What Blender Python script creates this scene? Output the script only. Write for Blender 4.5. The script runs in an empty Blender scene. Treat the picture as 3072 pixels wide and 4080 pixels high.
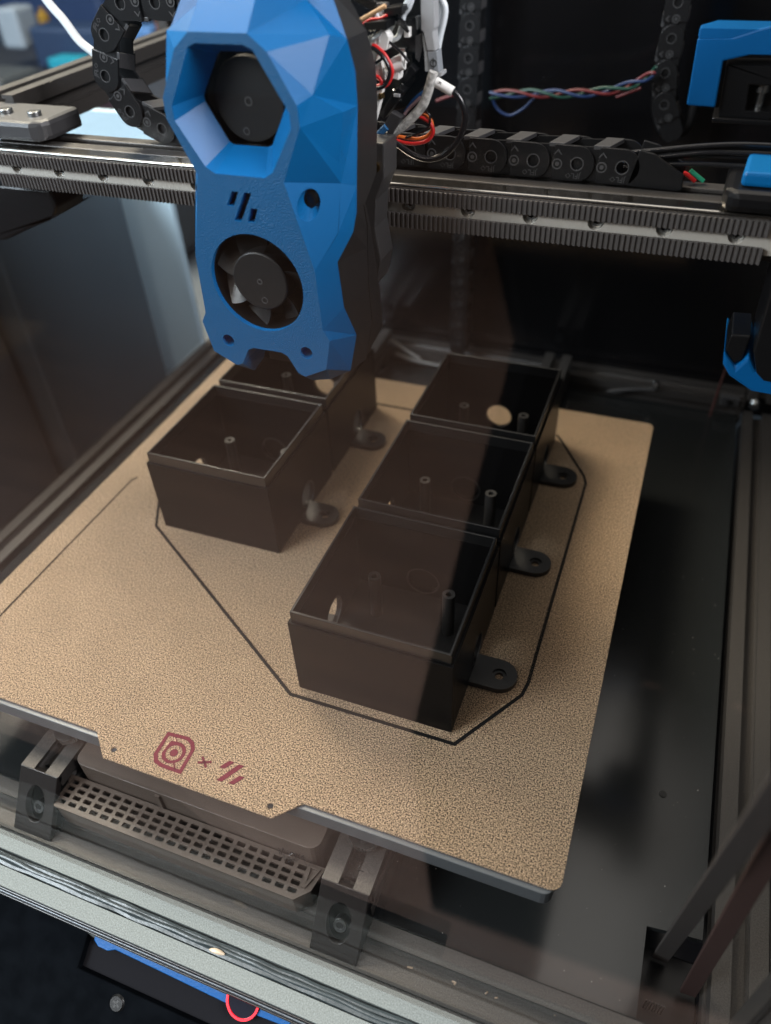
import bpy, math, random
from mathutils import Vector, Matrix
from mathutils.geometry import tessellate_polygon
random.seed(7)
PI = math.pi
S = 0.001                                   # everything below is written in millimetres
scene = bpy.context.scene
C = scene.collection

# ------------------------------------------------------------------ camera
cam_d = bpy.data.cameras.new('camera')
cam = bpy.data.objects.new('camera', cam_d); C.objects.link(cam); scene.camera = cam
cam_d.sensor_fit = 'VERTICAL'; cam_d.sensor_height = 24.0; cam_d.lens = 24.0 * 3054.2 / 4080.0
r0 = Vector((0.93500949, 0.35240169, -0.039627)); r1 = Vector((0.20600601, -0.63071584, -0.74817047)); r2 = Vector((-0.28864991, 0.69138309, -0.66232217))
cam.matrix_world = Matrix(((r0.x, -r1.x, -r2.x, -7.266*S), (r0.y, -r1.y, -r2.y, -124.106*S), (r0.z, -r1.z, -r2.z, 282.469*S), (0, 0, 0, 1)))
cam_d.clip_start = 0.005; cam_d.clip_end = 50
cam_d.dof.use_dof = True; cam_d.dof.focus_distance = 0.315; cam_d.dof.aperture_fstop = 4.6
# ------------------------------------------------------------------ world and lamps
w = bpy.data.worlds.new('World'); scene.world = w; w.use_nodes = True
w.node_tree.nodes['Background'].inputs[0].default_value = (0.55, 0.72, 0.9, 1)
w.node_tree.nodes['Background'].inputs[1].default_value = 0.05
def area(name, loc, target, sx, sy, power, col):
    d = bpy.data.lights.new(name, 'AREA'); d.shape = 'RECTANGLE'; d.size = sx; d.size_y = sy; d.energy = power; d.color = col
    o = bpy.data.objects.new(name, d); C.objects.link(o); o.location = Vector(loc)
    o.rotation_euler = (Vector(target) - Vector(loc)).to_track_quat('-Z', 'Y').to_euler()
    return o
area('ceiling_lamp', (-0.30, 0.45, 1.9), (-0.15, 0.1, 0), 2.4, 1.6, 26, (1.0, 0.95, 0.88))
area('warm_ceiling_lamp', (-0.88, 0.68, 1.12), (-0.18, 0.06, 0), 0.5, 0.5, 50, (1.0, 0.88, 0.68))
area('window_light', (-0.95, -0.85, 0.85), (-0.17, 0.06, 0.0), 0.5, 0.5, 52, (0.86, 0.94, 1.0))
area('right_lamp', (0.82, -0.13, 0.86), (-0.13, 0.10, 0.12), 0.42, 0.42, 30, (0.97, 0.96, 1.0))
area('left_fill', (-1.7, -0.45, 0.9), (-0.7, 0.6, 0.0), 0.9, 0.9, 30, (0.80, 0.92, 1.0))  # added fill that brightens the pale board and bench clutter on the left
area('floor_fill', (-0.35, -0.75, 0.75), (-0.35, -0.85, -0.75), 0.4, 0.4, 8.0, (1.0, 0.86, 0.76))  # added fill for the floor that the door mirrors as a brown veil
vs = scene.view_settings; vs.view_transform = 'Standard'; vs.look = 'None'; vs.exposure = 0.0; vs.gamma = 1.0
scene.cycles.transparent_max_bounces = 16; scene.cycles.max_bounces = 8

# ------------------------------------------------------------------ materials
def mat(name, col, rough=0.5, metal=0.0, bump=None, var=None, spec=0.5, coat=0.0, emit=None, rvar=None):
    """bump/var: (noise scale in 1/mm, strength, detail, stretch xyz)"""
    m = bpy.data.materials.new(name); m.use_nodes = True
    nt = m.node_tree; b = nt.nodes['Principled BSDF']
    b.inputs['Base Color'].default_value = (*col, 1); b.inputs['Roughness'].default_value = rough; b.inputs['Metallic'].default_value = metal
    b.inputs['Specular IOR Level'].default_value = spec
    if coat: b.inputs['Coat Weight'].default_value = coat; b.inputs['Coat Roughness'].default_value = 0.12
    tc = nt.nodes.new('ShaderNodeTexCoord')
    def noise(sc, detail=2.0, st=(1, 1, 1)):
        mp = nt.nodes.new('ShaderNodeMapping'); mp.inputs['Scale'].default_value = (1000*st[0], 1000*st[1], 1000*st[2])
        nt.links.new(tc.outputs['Object'], mp.inputs['Vector'])
        n = nt.nodes.new('ShaderNodeTexNoise'); n.inputs['Scale'].default_value = sc; n.inputs['Detail'].default_value = detail
        nt.links.new(mp.outputs['Vector'], n.inputs['Vector']); return n
    if bump:
        n = noise(bump[0], bump[2] if len(bump) > 2 else 2.0, bump[3] if len(bump) > 3 else (1, 1, 1))
        bp = nt.nodes.new('ShaderNodeBump'); bp.inputs['Strength'].default_value = bump[1]; bp.inputs['Distance'].default_value = 0.3*S
        nt.links.new(n.outputs['Fac'], bp.inputs['Height']); nt.links.new(bp.outputs['Normal'], b.inputs['Normal'])
    if var:
        n = noise(var[0], 3.0, var[3] if len(var) > 3 else (1, 1, 1))
        cr = nt.nodes.new('ShaderNodeValToRGB'); cr.color_ramp.elements[0].position = 0.35; cr.color_ramp.elements[1].position = 0.65
        cr.color_ramp.elements[0].color = (*[c*(1-var[1]) for c in col], 1); cr.color_ramp.elements[1].color = (*[min(1, c*(1+var[2])) for c in col], 1)
        nt.links.new(n.outputs['Fac'], cr.inputs['Fac']); nt.links.new(cr.outputs['Color'], b.inputs['Base Color'])
    if rvar:
        n = noise(rvar[0], 3.0)
        mr = nt.nodes.new('ShaderNodeMapRange'); mr.inputs['To Min'].default_value = rough - rvar[1]; mr.inputs['To Max'].default_value = rough + rvar[1]
        nt.links.new(n.outputs['Fac'], mr.inputs['Value']); nt.links.new(mr.outputs['Result'], b.inputs['Roughness'])
    if emit:
        b.inputs['Emission Color'].default_value = (*emit[0], 1); b.inputs['Emission Strength'].default_value = emit[1]
    return m
def glass(name, tint, gloss_col=(1, 1, 1), refl=0.042):      # coated sheet: the same weak mirror at every angle
    m = bpy.data.materials.new(name); m.use_nodes = True; nt = m.node_tree
    nt.nodes.remove(nt.nodes['Principled BSDF'])
    out = nt.nodes['Material Output']
    t = nt.nodes.new('ShaderNodeBsdfTransparent'); t.inputs['Color'].default_value = (*tint, 1)
    g = nt.nodes.new('ShaderNodeBsdfGlossy'); g.inputs['Roughness'].default_value = 0.0; g.inputs['Color'].default_value = (*gloss_col, 1)
    mx = nt.nodes.new('ShaderNodeMixShader')
    mx.inputs[0].default_value = refl; nt.links.new(t.outputs[0], mx.inputs[1]); nt.links.new(g.outputs[0], mx.inputs[2]); nt.links.new(mx.outputs[0], out.inputs['Surface'])
    return m
BLUE = mat('blue_abs', (0.0002, 0.095, 0.27), 0.40, bump=(1.2, 0.05, 2, (0.25, 1.0, 1.0)), spec=0.24)
BLUEK = mat('blue_abs_shaded', (0.0002, 0.070, 0.215), 0.42, bump=(1.2, 0.05, 2), spec=.2)  # darker copy of the blue, standing for dimmer light on rear parts
BLUETEX = mat('blue_abs_textured', (0.0002, 0.062, 0.165), 0.46, bump=(1.7, 1.3, 3), spec=0.35)
BLACK = mat('black_abs', (0.0024, 0.0023, 0.0024), 0.30, bump=(0.7, 0.16, 2, (0.03, 0.03, 2.6)), spec=0.09)
BLACKF = mat('black_flat_print', (0.005, 0.0049, 0.005), 0.34, bump=(1.6, 0.35, 2, (2.2, 0.25, 1)), spec=0.5)
BLACKP = mat('black_plastic', (0.005, 0.005, 0.0055), 0.30, bump=(1.5, 0.05, 2), spec=0.32)
CHAIN = mat('chain_nylon', (0.0065, 0.0065, 0.007), 0.33, bump=(2.5, 0.12, 2), spec=0.35)
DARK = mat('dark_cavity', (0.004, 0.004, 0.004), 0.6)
GREYP = mat('charcoal_print', (0.034, 0.034, 0.036), 0.45, bump=(1.0, 0.12, 2, (0.1, 0.1, 3)))
VENT = mat('vent_print', (0.060, 0.045, 0.036), 0.50, bump=(1.1, 0.55, 2, (0.12, 0.12, 3.2)))
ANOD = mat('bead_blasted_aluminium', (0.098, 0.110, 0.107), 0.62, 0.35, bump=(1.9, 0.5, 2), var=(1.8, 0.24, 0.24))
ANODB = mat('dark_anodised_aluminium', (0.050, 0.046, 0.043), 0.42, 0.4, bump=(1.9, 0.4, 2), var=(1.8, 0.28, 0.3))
STEEL = mat('rail_steel', (0.55, 0.52, 0.47), 0.42, 0.5, bump=(0.4, 0.05, 2, (0.05, 1, 3)))
SCREW = mat('screw_steel', (0.05, 0.05, 0.05), 0.28, 0.9)
BRIGHT = mat('bright_steel', (0.40, 0.41, 0.41), 0.26, 1.0, bump=(1.5, 0.08, 2))
PLATE = mat('cast_aluminium_plate', (0.085, 0.095, 0.105), 0.40, 0.35, bump=(0.6, 0.1, 2, (0.1, 1, 1)))
BELT = mat('belt_rubber', (0.055, 0.050, 0.048), 0.55, bump=(3, 0.2, 2))
DECK = mat('black_acrylic', (0.012, 0.0135, 0.014), 0.17, rvar=(0.02, 0.05), spec=0.55)
PANEL = mat('black_back_panel', (0.003, 0.003, 0.0035), 0.16, rvar=(0.02, 0.06))
SKIRT = mat('skirt_print', (0.0018, 0.0022, 0.0028), 0.8, bump=(0.5, 0.35, 4, (.5, 1.6, 1.6)), var=(0.12, 0.15, 0.2), spec=0.0)
RED = mat('red_ink', (0.095, 0.004, 0.016), 0.7, bump=(1.1, 0.8, 2), spec=.25)
WHITEP = mat('white_nylon', (0.72, 0.72, 0.70), 0.45)
WHITEW = mat('white_silicone', (0.66, 0.72, 0.76), 0.40)
REDW = mat('red_wire', (0.55, 0.015, 0.015), 0.38)
ORANGEW = mat('orange_wire', (0.75, 0.16, 0.02), 0.38)
BLACKW = mat('black_wire', (0.008, 0.008, 0.009), 0.22)
BLUEW = mat('blue_wire', (0.01, 0.12, 0.42), 0.4)
GREENW = mat('green_wire', (0.01, 0.22, 0.12), 0.4)
BRAID = mat('glass_fibre_sleeve', (0.42, 0.42, 0.40), 0.7, bump=(1.8, 0.9, 2), var=(0.55, 0.5, 0.35))
TUBEW = mat('ptfe', (0.62, 0.66, 0.68), 0.35)
CLEAR = mat('clear_tubing', (0.025, 0.032, 0.034), 0.34, bump=(0.5, 0.35, 2), spec=0.28)
BRASS = mat('brass', (0.6, 0.38, 0.12), 0.25, 1.0)
WOOD = mat('bamboo', (0.55, 0.34, 0.17), 0.6)
GREYC = mat('grey_connector', (0.30, 0.31, 0.32), 0.42, bump=(0.5, 0.15, 3))
INK = mat('black_ink', (0.01, 0.01, 0.01), 0.6)
INKG = mat('grey_moulded_mark', (0.045, 0.045, 0.046), 0.4)
GLOW = mat('red_light', (0.3, 0.0, 0.01), 0.4, emit=((1.0, 0.006, 0.016), 1.0))
SCREEN = mat('dark_screen', (0.008, 0.008, 0.012), 0.15)
DOORG = glass('smoked_acrylic', (0.86, 0.855, 0.85))
SIDEG = glass('side_acrylic', (0.90, 0.92, 0.94), refl=0.014)

def pei():
    m = bpy.data.materials.new('gold_pei'); m.use_nodes = True; nt = m.node_tree; b = nt.nodes['Principled BSDF']
    tc = nt.nodes.new('ShaderNodeTexCoord'); mp = nt.nodes.new('ShaderNodeMapping'); mp.inputs['Scale'].default_value = (1000, 1000, 1000)
    nt.links.new(tc.outputs['Object'], mp.inputs['Vector'])
    def nz(sc, det):
        n = nt.nodes.new('ShaderNodeTexNoise'); n.inputs['Scale'].default_value = sc; n.inputs['Detail'].default_value = det; nt.links.new(mp.outputs['Vector'], n.inputs['Vector']); return n
    n1 = nz(1.7, 2.0); n2 = nz(3.2, 2.0); n3 = nz(0.035, 4.0)
    ad = nt.nodes.new('ShaderNodeMath'); ad.operation = 'ADD'; nt.links.new(n1.outputs['Fac'], ad.inputs[0]); nt.links.new(n2.outputs['Fac'], ad.inputs[1])
    bp = nt.nodes.new('ShaderNodeBump'); bp.inputs['Strength'].default_value = 1.0; bp.inputs['Distance'].default_value = 0.75*S
    nt.links.new(ad.outputs[0], bp.inputs['Height']); nt.links.new(bp.outputs['Normal'], b.inputs['Normal'])
    cr = nt.nodes.new('ShaderNodeValToRGB'); e = cr.color_ramp.elements
    e[0].position = 0.38; e[0].color = (0.07, 0.049, 0.030, 1); e[1].position = 0.63; e[1].color = (0.80, 0.575, 0.375, 1)
    nt.links.new(n1.outputs['Fac'], cr.inputs['Fac'])
    mx = nt.nodes.new('ShaderNodeMixRGB'); mx.blend_type = 'MULTIPLY'; mx.inputs[0].default_value = 0.5
    cr2 = nt.nodes.new('ShaderNodeValToRGB'); e = cr2.color_ramp.elements; e[0].position = 0.3; e[0].color = (0.75, 0.75, 0.75, 1); e[1].position = 0.7; e[1].color = (1, 1, 1, 1)
    nt.links.new(n3.outputs['Fac'], cr2.inputs['Fac']); nt.links.new(cr.outputs['Color'], mx.inputs[1]); nt.links.new(cr2.outputs['Color'], mx.inputs[2])
    nt.links.new(mx.outputs[0], b.inputs['Base Color']); b.inputs['Metallic'].default_value = 0.55; b.inputs['Roughness'].default_value = 0.33
    return m
PEI = pei()

# ------------------------------------------------------------------ mesh helpers
class MB:
    def __init__(s): s.v = []; s.f = []
    def add(s, vs, fs):
        k = len(s.v); s.v += [tuple(v) for v in vs]; s.f += [tuple(i + k for i in f) for f in fs]; return s
    def box(s, x0, x1, y0, y1, z0, z1):
        return s.add([(x0,y0,z0),(x1,y0,z0),(x1,y1,z0),(x0,y1,z0),(x0,y0,z1),(x1,y0,z1),(x1,y1,z1),(x0,y1,z1)],
                     [(3,2,1,0),(4,5,6,7),(0,1,5,4),(1,2,6,5),(2,3,7,6),(3,0,4,7)])
    def prism(s, outer, holes, o, u, v, n, d0, d1, caps=True):
        """extrude a 2-D outline with holes; frame o,u,v,n"""
        o, u, v, n = Vector(o), Vector(u), Vector(v), Vector(n)
        loops = [outer] + list(holes)
        P2 = [p for l in loops for p in l]; N = len(P2)
        vs = [o + u*p[0] + v*p[1] + n*d0 for p in P2] + [o + u*p[0] + v*p[1] + n*d1 for p in P2]
        fs = []
        if caps:
            tri = tessellate_polygon([[Vector((p[0], p[1], 0)) for p in l] for l in loops])
            fs += [t for t in tri] + [tuple(i + N for i in reversed(t)) for t in tri]
        k = 0
        for l in loops:
            m = len(l)
            for i in range(m):
                a, b = k + i, k + (i + 1) % m
                fs.append((a, b, b + N, a + N))
            k += m
        return s.add(vs, fs)
    def xy(s, outer, holes, z0, z1): return s.prism(outer, holes, (0,0,0), (1,0,0), (0,1,0), (0,0,1), z0, z1)
    def xz(s, outer, holes, y0, y1): return s.prism(outer, holes, (0,0,0), (1,0,0), (0,0,1), (0,1,0), y0, y1)
    def yz(s, outer, holes, x0, x1): return s.prism(outer, holes, (0,0,0), (0,1,0), (0,0,1), (1,0,0), x0, x1)
    def cyl(s, c, ax, r, h, n=24, r2=None):
        c = Vector(c); ax = Vector(ax).normalized(); t = ax.orthogonal().normalized(); b = ax.cross(t); r2 = r if r2 is None else r2
        vs = [c + (t*math.cos(2*PI*i/n) + b*math.sin(2*PI*i/n))*r for i in range(n)] + [c + ax*h + (t*math.cos(2*PI*i/n) + b*math.sin(2*PI*i/n))*r2 for i in range(n)]
        return s.add(vs, [tuple(range(n-1, -1, -1)), tuple(range(n, 2*n))] + [(i, (i+1) % n, (i+1) % n + n, i + n) for i in range(n)])
    def ring(s, c, ax, ro, ri, h, n=28):
        c = Vector(c); ax = Vector(ax).normalized(); t = ax.orthogonal().normalized(); b = ax.cross(t)
        return s.prism(circ(0, 0, ro, n), [circ(0, 0, ri, n)], c, t, b, ax, 0, h)
    def tube(s, path, r, n=10, sub=6, rr=None):
        P = spline(path, sub) if sub > 1 else [Vector(p) for p in path]
        k0 = len(s.v); t0 = None
        for i, p in enumerate(P):
            d = (P[min(i+1, len(P)-1)] - P[max(i-1, 0)]).normalized()
            t = (t0 - d*t0.dot(d)).normalized() if t0 is not None else d.orthogonal().normalized()
            t0 = t; b = d.cross(t); q = r if rr is None else rr(i/(len(P)-1))
            for j in range(n):
                a = 2*PI*j/n; s.v.append(tuple(p + (t*math.cos(a) + b*math.sin(a))*q))
        for i in range(len(P)-1):
            for j in range(n):
                a = k0 + i*n + j; b2 = k0 + i*n + (j+1) % n
                s.f.append((a, b2, b2 + n, a + n))
        s.f.append(tuple(k0 + j for j in range(n-1, -1, -1))); s.f.append(tuple(k0 + (len(P)-1)*n + j for j in range(n)))
        return s
    def obj(s, name, m, parent=None, loc=None, smooth=False, bevel=0, seg=2):
        o0 = Vector(loc) if loc is not None else Vector((0, 0, 0))
        me = bpy.data.meshes.new(name); me.from_pydata([tuple((Vector(v) - o0)*S) for v in s.v], [], s.f); me.update()
        if smooth:
            for p in me.polygons: p.use_smooth = True
            if hasattr(me, 'set_sharp_from_angle'): me.set_sharp_from_angle(angle=math.radians(38))
        me.materials.append(m)
        import bmesh
        bm = bmesh.new(); bm.from_mesh(me); bmesh.ops.recalc_face_normals(bm, faces=bm.faces); bm.to_mesh(me); bm.free()
        o = bpy.data.objects.new(name, me); C.objects.link(o)
        if parent is not None:
            o.parent = parent; o.location = o0*S - parent_world(parent)
        else: o.location = o0*S
        if bevel:
            b = o.modifiers.new('bevel', 'BEVEL'); b.width = bevel*S; b.segments = seg; b.limit_method = 'ANGLE'; b.angle_limit = math.radians(40)
        return o
def parent_world(p):
    t = Vector((0, 0, 0))
    while p is not None: t = t + p.location; p = p.parent
    return t
def spline(pts, sub):
    P = [Vector(p) for p in pts]; out = []
    for i in range(len(P)-1):
        a, b, c, d = P[max(i-1, 0)], P[i], P[i+1], P[min(i+2, len(P)-1)]
        for k in range(sub):
            t = k/sub
            out.append(0.5*((2*b) + (c-a)*t + (2*a-5*b+4*c-d)*t*t + (3*b-a-3*c+d)*t**3))
    out.append(P[-1]); return out
def circ(x, y, r, n=24, ry=None, a0=0.0):
    return [(x + r*math.cos(a0 + 2*PI*i/n), y + (r if ry is None else ry)*math.sin(a0 + 2*PI*i/n)) for i in range(n)]
def rrect(x0, y0, x1, y1, r, n=4):
    out = []
    for cx, cy, a in ((x1-r, y1-r, 0), (x0+r, y1-r, 90), (x0+r, y0+r, 180), (x1-r, y0+r, 270)):
        for i in range(n+1):
            t = math.radians(a + 90*i/n); out.append((cx + r*math.cos(t), cy + r*math.sin(t)))
    return out
def thing(name, label, cat, loc=(0, 0, 0), group=None):
    o = bpy.data.objects.new(name, None); C.objects.link(o); o.location = Vector(loc)*S; o.empty_display_size = 0.01
    return tag(o, label, cat, group)
def tag(o, label, cat, group=None):
    o['label'] = label; o['category'] = cat
    if group: o['group'] = group
    return o
def struct(o): o['kind'] = 'structure'; return o
def dup(root, delta, label, skip=()):
    r = root.copy(); C.objects.link(r); r.location = root.location + Vector(delta)*S; r['label'] = label
    for ch in root.children:
        if ch.name.split('.')[0] in skip: continue
        c = ch.copy(); C.objects.link(c); c.parent = r
        for g in ch.children:
            d = g.copy(); C.objects.link(d); d.parent = c
    return r
def text(name, body, size, mt, parent, origin, u, v, depth=0.15, align='CENTER'):
    cu = bpy.data.curves.new(name, 'FONT'); cu.body = body; cu.size = size*S; cu.extrude = depth*S; cu.align_x = align; cu.align_y = 'CENTER'; cu.resolution_u = 2
    t = bpy.data.objects.new(name, cu); C.objects.link(t)
    bpy.context.view_layer.update()
    me = bpy.data.meshes.new_from_object(t); bpy.data.objects.remove(t); me.materials.clear(); me.materials.append(mt)
    o = bpy.data.objects.new(name, me); C.objects.link(o)
    u = Vector(u).normalized(); v = Vector(v).normalized(); n = u.cross(v)
    o.parent = parent
    o.matrix_local = Matrix(((u.x, v.x, n.x, 0), (u.y, v.y, n.y, 0), (u.z, v.z, n.z, 0), (0, 0, 0, 1)))
    o.location = Vector(origin)*S - parent_world(parent)
    return o

# ================================================================== SETTING
def plane_box(name, m, *a): return struct(MB().box(*a).obj(name, m))
FLOORM = mat('wood_floor', (0.17, 0.102, 0.076), 0.6, var=(0.01, 0.12, 0.15, (0.3, 3, 1)))
plane_box('floor', FLOORM, -4000, 4000, -4000, -150, -760, -750)
WALLM = mat('grey_blue_wall', (0.10, 0.13, 0.17), 0.8)
plane_box('back_room_wall', WALLM, -4000, 2000, 1900, 1920, -750, 2200)
TABLEM = mat('grey_table', (0.13, 0.15, 0.17), 0.45)
plane_box('table', TABLEM, -2200, -388, -30, 1880, -150, -130)
# deck: glossy black sheet with its right edge cut back around the belt hole
mb = MB().xy([(-336, -14.2), (36, -14.2), (36, 20), (45.5, 21), (57, 22), (57, 402), (-357, 402), (-357, 22), (-336, 20)], [], -51, -48)
struct(mb.obj('deck', DECK))
MB().cyl((36.3, 79.5, -48), (0, 0, 1), 1.6, 0.5, 16).obj('deck_screw', SCREW, None, smooth=True)
tag(bpy.data.objects['deck_screw'], 'small black screw head in the glossy black deck right of the gold plate', 'screw')
plane_box('base_panel', PANEL, -400, 95, -30, 424, -104, -100)
plane_box('back_panel', PANEL, -383, 83, 424.5, 427.5, -60, 300)
plane_box('right_panel', PANEL, 80.6, 83.6, -34, 424, -60, 300)

# ------------------------------------------------------------------ frame extrusions with their T-slots
def extr_profile():
    """20 mm square with four T-slots, centred, counter-clockwise"""
    h, g, d = 10.0, 3.1, 5.6
    side = [(-h, -h), (-g, -h), (-g, -h+1.8), (-5.2, -h+1.8), (-2.6, -h+d), (2.6, -h+d), (5.2, -h+1.8), (g, -h+1.8), (g, -h)]
    out = []
    for k in range(4):
        c, s_ = math.cos(k*PI/2), math.sin(k*PI/2)
        out += [(x*c - y*s_, x*s_ + y*c) for x, y in side]
    return out
EP = extr_profile()
def extrusion(name, m, a, axis, length, label, cat='extrusion', parent=None, group=None):
    fr = {'x': ((0,1,0), (0,0,1), (1,0,0)), 'y': ((0,0,1), (1,0,0), (0,1,0)), 'z': ((1,0,0), (0,1,0), (0,0,1))}[axis]
    o = MB().prism(EP, [], a, *fr, 0, length).obj(name, m, parent, loc=a if parent is None else None)
    if label: tag(o, label, cat, group)
    return o
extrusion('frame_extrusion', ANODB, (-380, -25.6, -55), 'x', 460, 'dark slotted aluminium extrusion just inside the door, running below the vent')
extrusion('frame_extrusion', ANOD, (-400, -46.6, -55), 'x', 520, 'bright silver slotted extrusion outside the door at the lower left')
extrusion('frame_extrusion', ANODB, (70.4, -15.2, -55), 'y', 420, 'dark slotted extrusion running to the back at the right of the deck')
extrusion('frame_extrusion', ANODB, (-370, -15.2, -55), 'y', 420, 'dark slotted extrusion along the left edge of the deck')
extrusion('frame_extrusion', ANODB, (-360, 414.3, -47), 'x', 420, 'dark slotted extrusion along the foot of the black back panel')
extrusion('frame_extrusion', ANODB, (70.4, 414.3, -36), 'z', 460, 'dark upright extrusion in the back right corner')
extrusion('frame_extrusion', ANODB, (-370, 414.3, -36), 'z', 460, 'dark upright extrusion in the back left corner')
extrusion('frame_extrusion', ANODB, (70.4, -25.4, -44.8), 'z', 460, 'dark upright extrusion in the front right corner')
# clear filler tubes lying in the slot of the silver extrusion
t = thing('slot_tubing', 'crumpled clear tubing lying in the slot of the silver extrusion', 'tubing', (-200, -46.6, -45))
rnd = random.Random(3)
for k, (y, z, r) in enumerate(((-48.0, -46.6, 1.5), (-45.3, -46.2, 1.3), (-46.8, -44.9, 0.75))):
    pts = [(-330 + 9*i, y + rnd.uniform(-.35, .35), z + rnd.uniform(-.35, .3)) for i in range(46)]
    MB().tube(pts, r, 8, 3, (lambda q, r=r, k=k: r*(1 + .10*math.sin(q*60 + k*2) + .05*math.sin(q*171)))).obj('tube', CLEAR, t, smooth=True)
MB().tube([(-124, -48.2, -44.6), (-121, -48.0, -44.0), (-117.5, -47.8, -44.6)], 1.3, 8, 4, lambda q: 0.3 + .75*math.sin(PI*q)).obj('glue_blob', mat('dried_glue', (.30, .24, .17), .5), t, smooth=True)
# narrow black trims in front of the silver extrusion
t = thing('door_sill_trim', 'two thin black trim strips below the silver extrusion', 'trim', (-150, -58, -58))
MB().box(-400, 100, -57.3, -56.7, -49, -46.2).obj('strip', BLACKP, t, bevel=.3)
MB().box(-400, 100, -57.85, -57.4, -50, -47.6).obj('strip', PLATE, t, bevel=.15)
MB().box(-400, 100, -58.5, -57.95, -50.6, -49.2).obj('strip', BLACKP, t, bevel=.2)

# ------------------------------------------------------------------ the door
t = thing('clear_door', 'smoked clear acrylic door covering the whole front of the printer', 'door', (-150, -37.5, 200))
MB().box(-400, 95, -38.6, -35.8, -44.6, 460).obj('pane', DOORG, t)
MB().box(-400, 95, -35.75, -34.6, -44.9, -43.6).obj('seal', BLACKP, t)
t = thing('side_pane', 'clear acrylic side pane on the left of the printer', 'panel', (-383, 190, 200))
MB().box(-384.5, -382, -34, 424, -44, 460).obj('pane', SIDEG, t)
# things seen dimly through the left pane
tag(MB().box(-800, -423, 238, 372, -130, 104).obj('dark_cabinet', mat('dark_cabinet_paint', (0.060, 0.078, 0.092), 0.4), bevel=3),
    'dark cabinet standing outside the left pane, next to the pale board', 'cabinet')
tag(MB().box(-800, -440, 20, 232, -130, 122).obj('dark_cabinet', mat('brown_cabinet_paint', (0.060, 0.058, 0.060), 0.5), bevel=3),
    'brownish dark cabinet nearest the front outside the left pane', 'cabinet')
tag(MB().box(-640, -389, 386, 392, -130, 136).obj('pale_wall_stand_in', mat('pale_blue_board', (0.45, 0.58, 0.64), 0.6), bevel=1),  # added stand-in for a bright wall seen through the gap
    'pale grey blue board standing in for the bright wall beyond the left pane', 'board')
def clutter(name, label, cat, col, x, y, z, sx, sy, sz, shape='box', rough=.5):
    m = mat(name + '_paint', col, rough)
    if shape == 'box': o = MB().box(x-sx/2, x+sx/2, y-sy/2, y+sy/2, z, z+sz).obj(name, m, bevel=min(sx, sy, sz)*.12)
    else:
        o = MB().cyl((x, y, z), (0,0,1), sx/2, sz*.75, 24).cyl((x, y, z+sz*.75), (0,0,1), sx/2, sz*.12, 24, sx/5).cyl((x, y, z+sz*.87), (0,0,1), sx/5, sz*.13, 20).obj(name, m, smooth=True)
    return tag(o, label, cat)
clutter('work_bench', 'long dark bench with blurred clutter, seen above the left rail', 'bench', (.035, .04, .05), -1080, 1090, -130, 640, 420, 118)
clutter('white_tray', 'wide pale tray on the bench, blurred, just above the left rail', 'tray', (.36, .42, .48), -980, 955, -14, 118, 90, 24)
clutter('teal_box', 'bright teal box, blurred, behind the white tube', 'box', (.01, .26, .36), -1054, 1085, 2, 62, 40, 16)
clutter('dark_blue_crate', 'dark blue crate, blurred, around the teal box', 'crate', (.012, .03, .075), -1075, 1140, -10, 150, 60, 66)
clutter('blue_storage_box', 'tall dark blue storage box, blurred, at the top left', 'box', (.014, .035, .10), -1330, 1460, -130, 280, 160, 330)
clutter('yellow_bottle', 'small mustard yellow bottle, blurred, left of the white tube', 'bottle', (.30, .17, .015), -1232, 1250, 18, 22, 22, 44, 'cyl')
clutter('white_machine', 'pale grey machine with rounded corners, blurred, at the far left top', 'machine', (.26, .31, .36), -1190, 1135, 20, 46, 50, 62)
clutter('grey_machine', 'dark grey machine, blurred, at the far left edge', 'machine', (.035, .042, .048), -1010, 850, -130, 130, 90, 176)
clutter('light_blue_box', 'light blue box, blurred, seen inside the loop of the cable chain', 'box', (.10, .24, .52), -1040, 1300, -14, 46, 46, 42)
clutter('brown_bottle', 'amber brown bottle, blurred, seen inside the loop of the cable chain', 'bottle', (.17, .06, .012), -997, 1300, -14, 34, 34, 66, 'cyl')
clutter('wooden_shelf', 'low wooden shelf carrying the blue box and the brown bottle, blurred', 'shelf', (.09, .075, .06), -1000, 1310, -130, 260, 120, 115)
clutter('pale_curtain', 'pale blue curtain strip hanging far back above the chain loop', 'curtain', (.22, .32, .42), -1512, 1750, -130, 90, 16, 700)
clutter('pink_cloth', 'dull pink folded cloth, blurred, below the left side extrusion', 'cloth', (.10, .06, .075), -760, 720, 24, 110, 60, 30)
clutter('low_drawer', 'grey low drawer unit under the pink cloth, blurred', 'drawer unit', (.06, .07, .085), -770, 740, -130, 320, 180, 153)

# added unseen dark sheet for the camera holder's silhouette mirrored in the door
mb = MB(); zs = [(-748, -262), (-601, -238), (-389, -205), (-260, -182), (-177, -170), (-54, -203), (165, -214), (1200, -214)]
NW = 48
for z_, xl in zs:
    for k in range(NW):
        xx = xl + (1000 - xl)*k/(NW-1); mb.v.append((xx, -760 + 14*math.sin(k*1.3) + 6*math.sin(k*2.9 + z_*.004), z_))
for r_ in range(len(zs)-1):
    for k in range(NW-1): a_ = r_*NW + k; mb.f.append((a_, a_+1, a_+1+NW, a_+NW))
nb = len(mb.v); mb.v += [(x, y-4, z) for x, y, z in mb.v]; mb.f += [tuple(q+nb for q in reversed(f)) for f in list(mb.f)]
SILHOUETTE = mat('silhouette_black', (0.0025, 0.0025, 0.003), 1.0, spec=.1)
struct(mb.obj('silhouette_sheet', SILHOUETTE))
struct(MB().xy([(-262, -764), (-236, -545), (-130, -330), (1000, -330), (1000, -764)], [], -749.6, -745).obj('silhouette_floor', SILHOUETTE))  # added floor sheet that carries the mirrored silhouette further down

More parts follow.
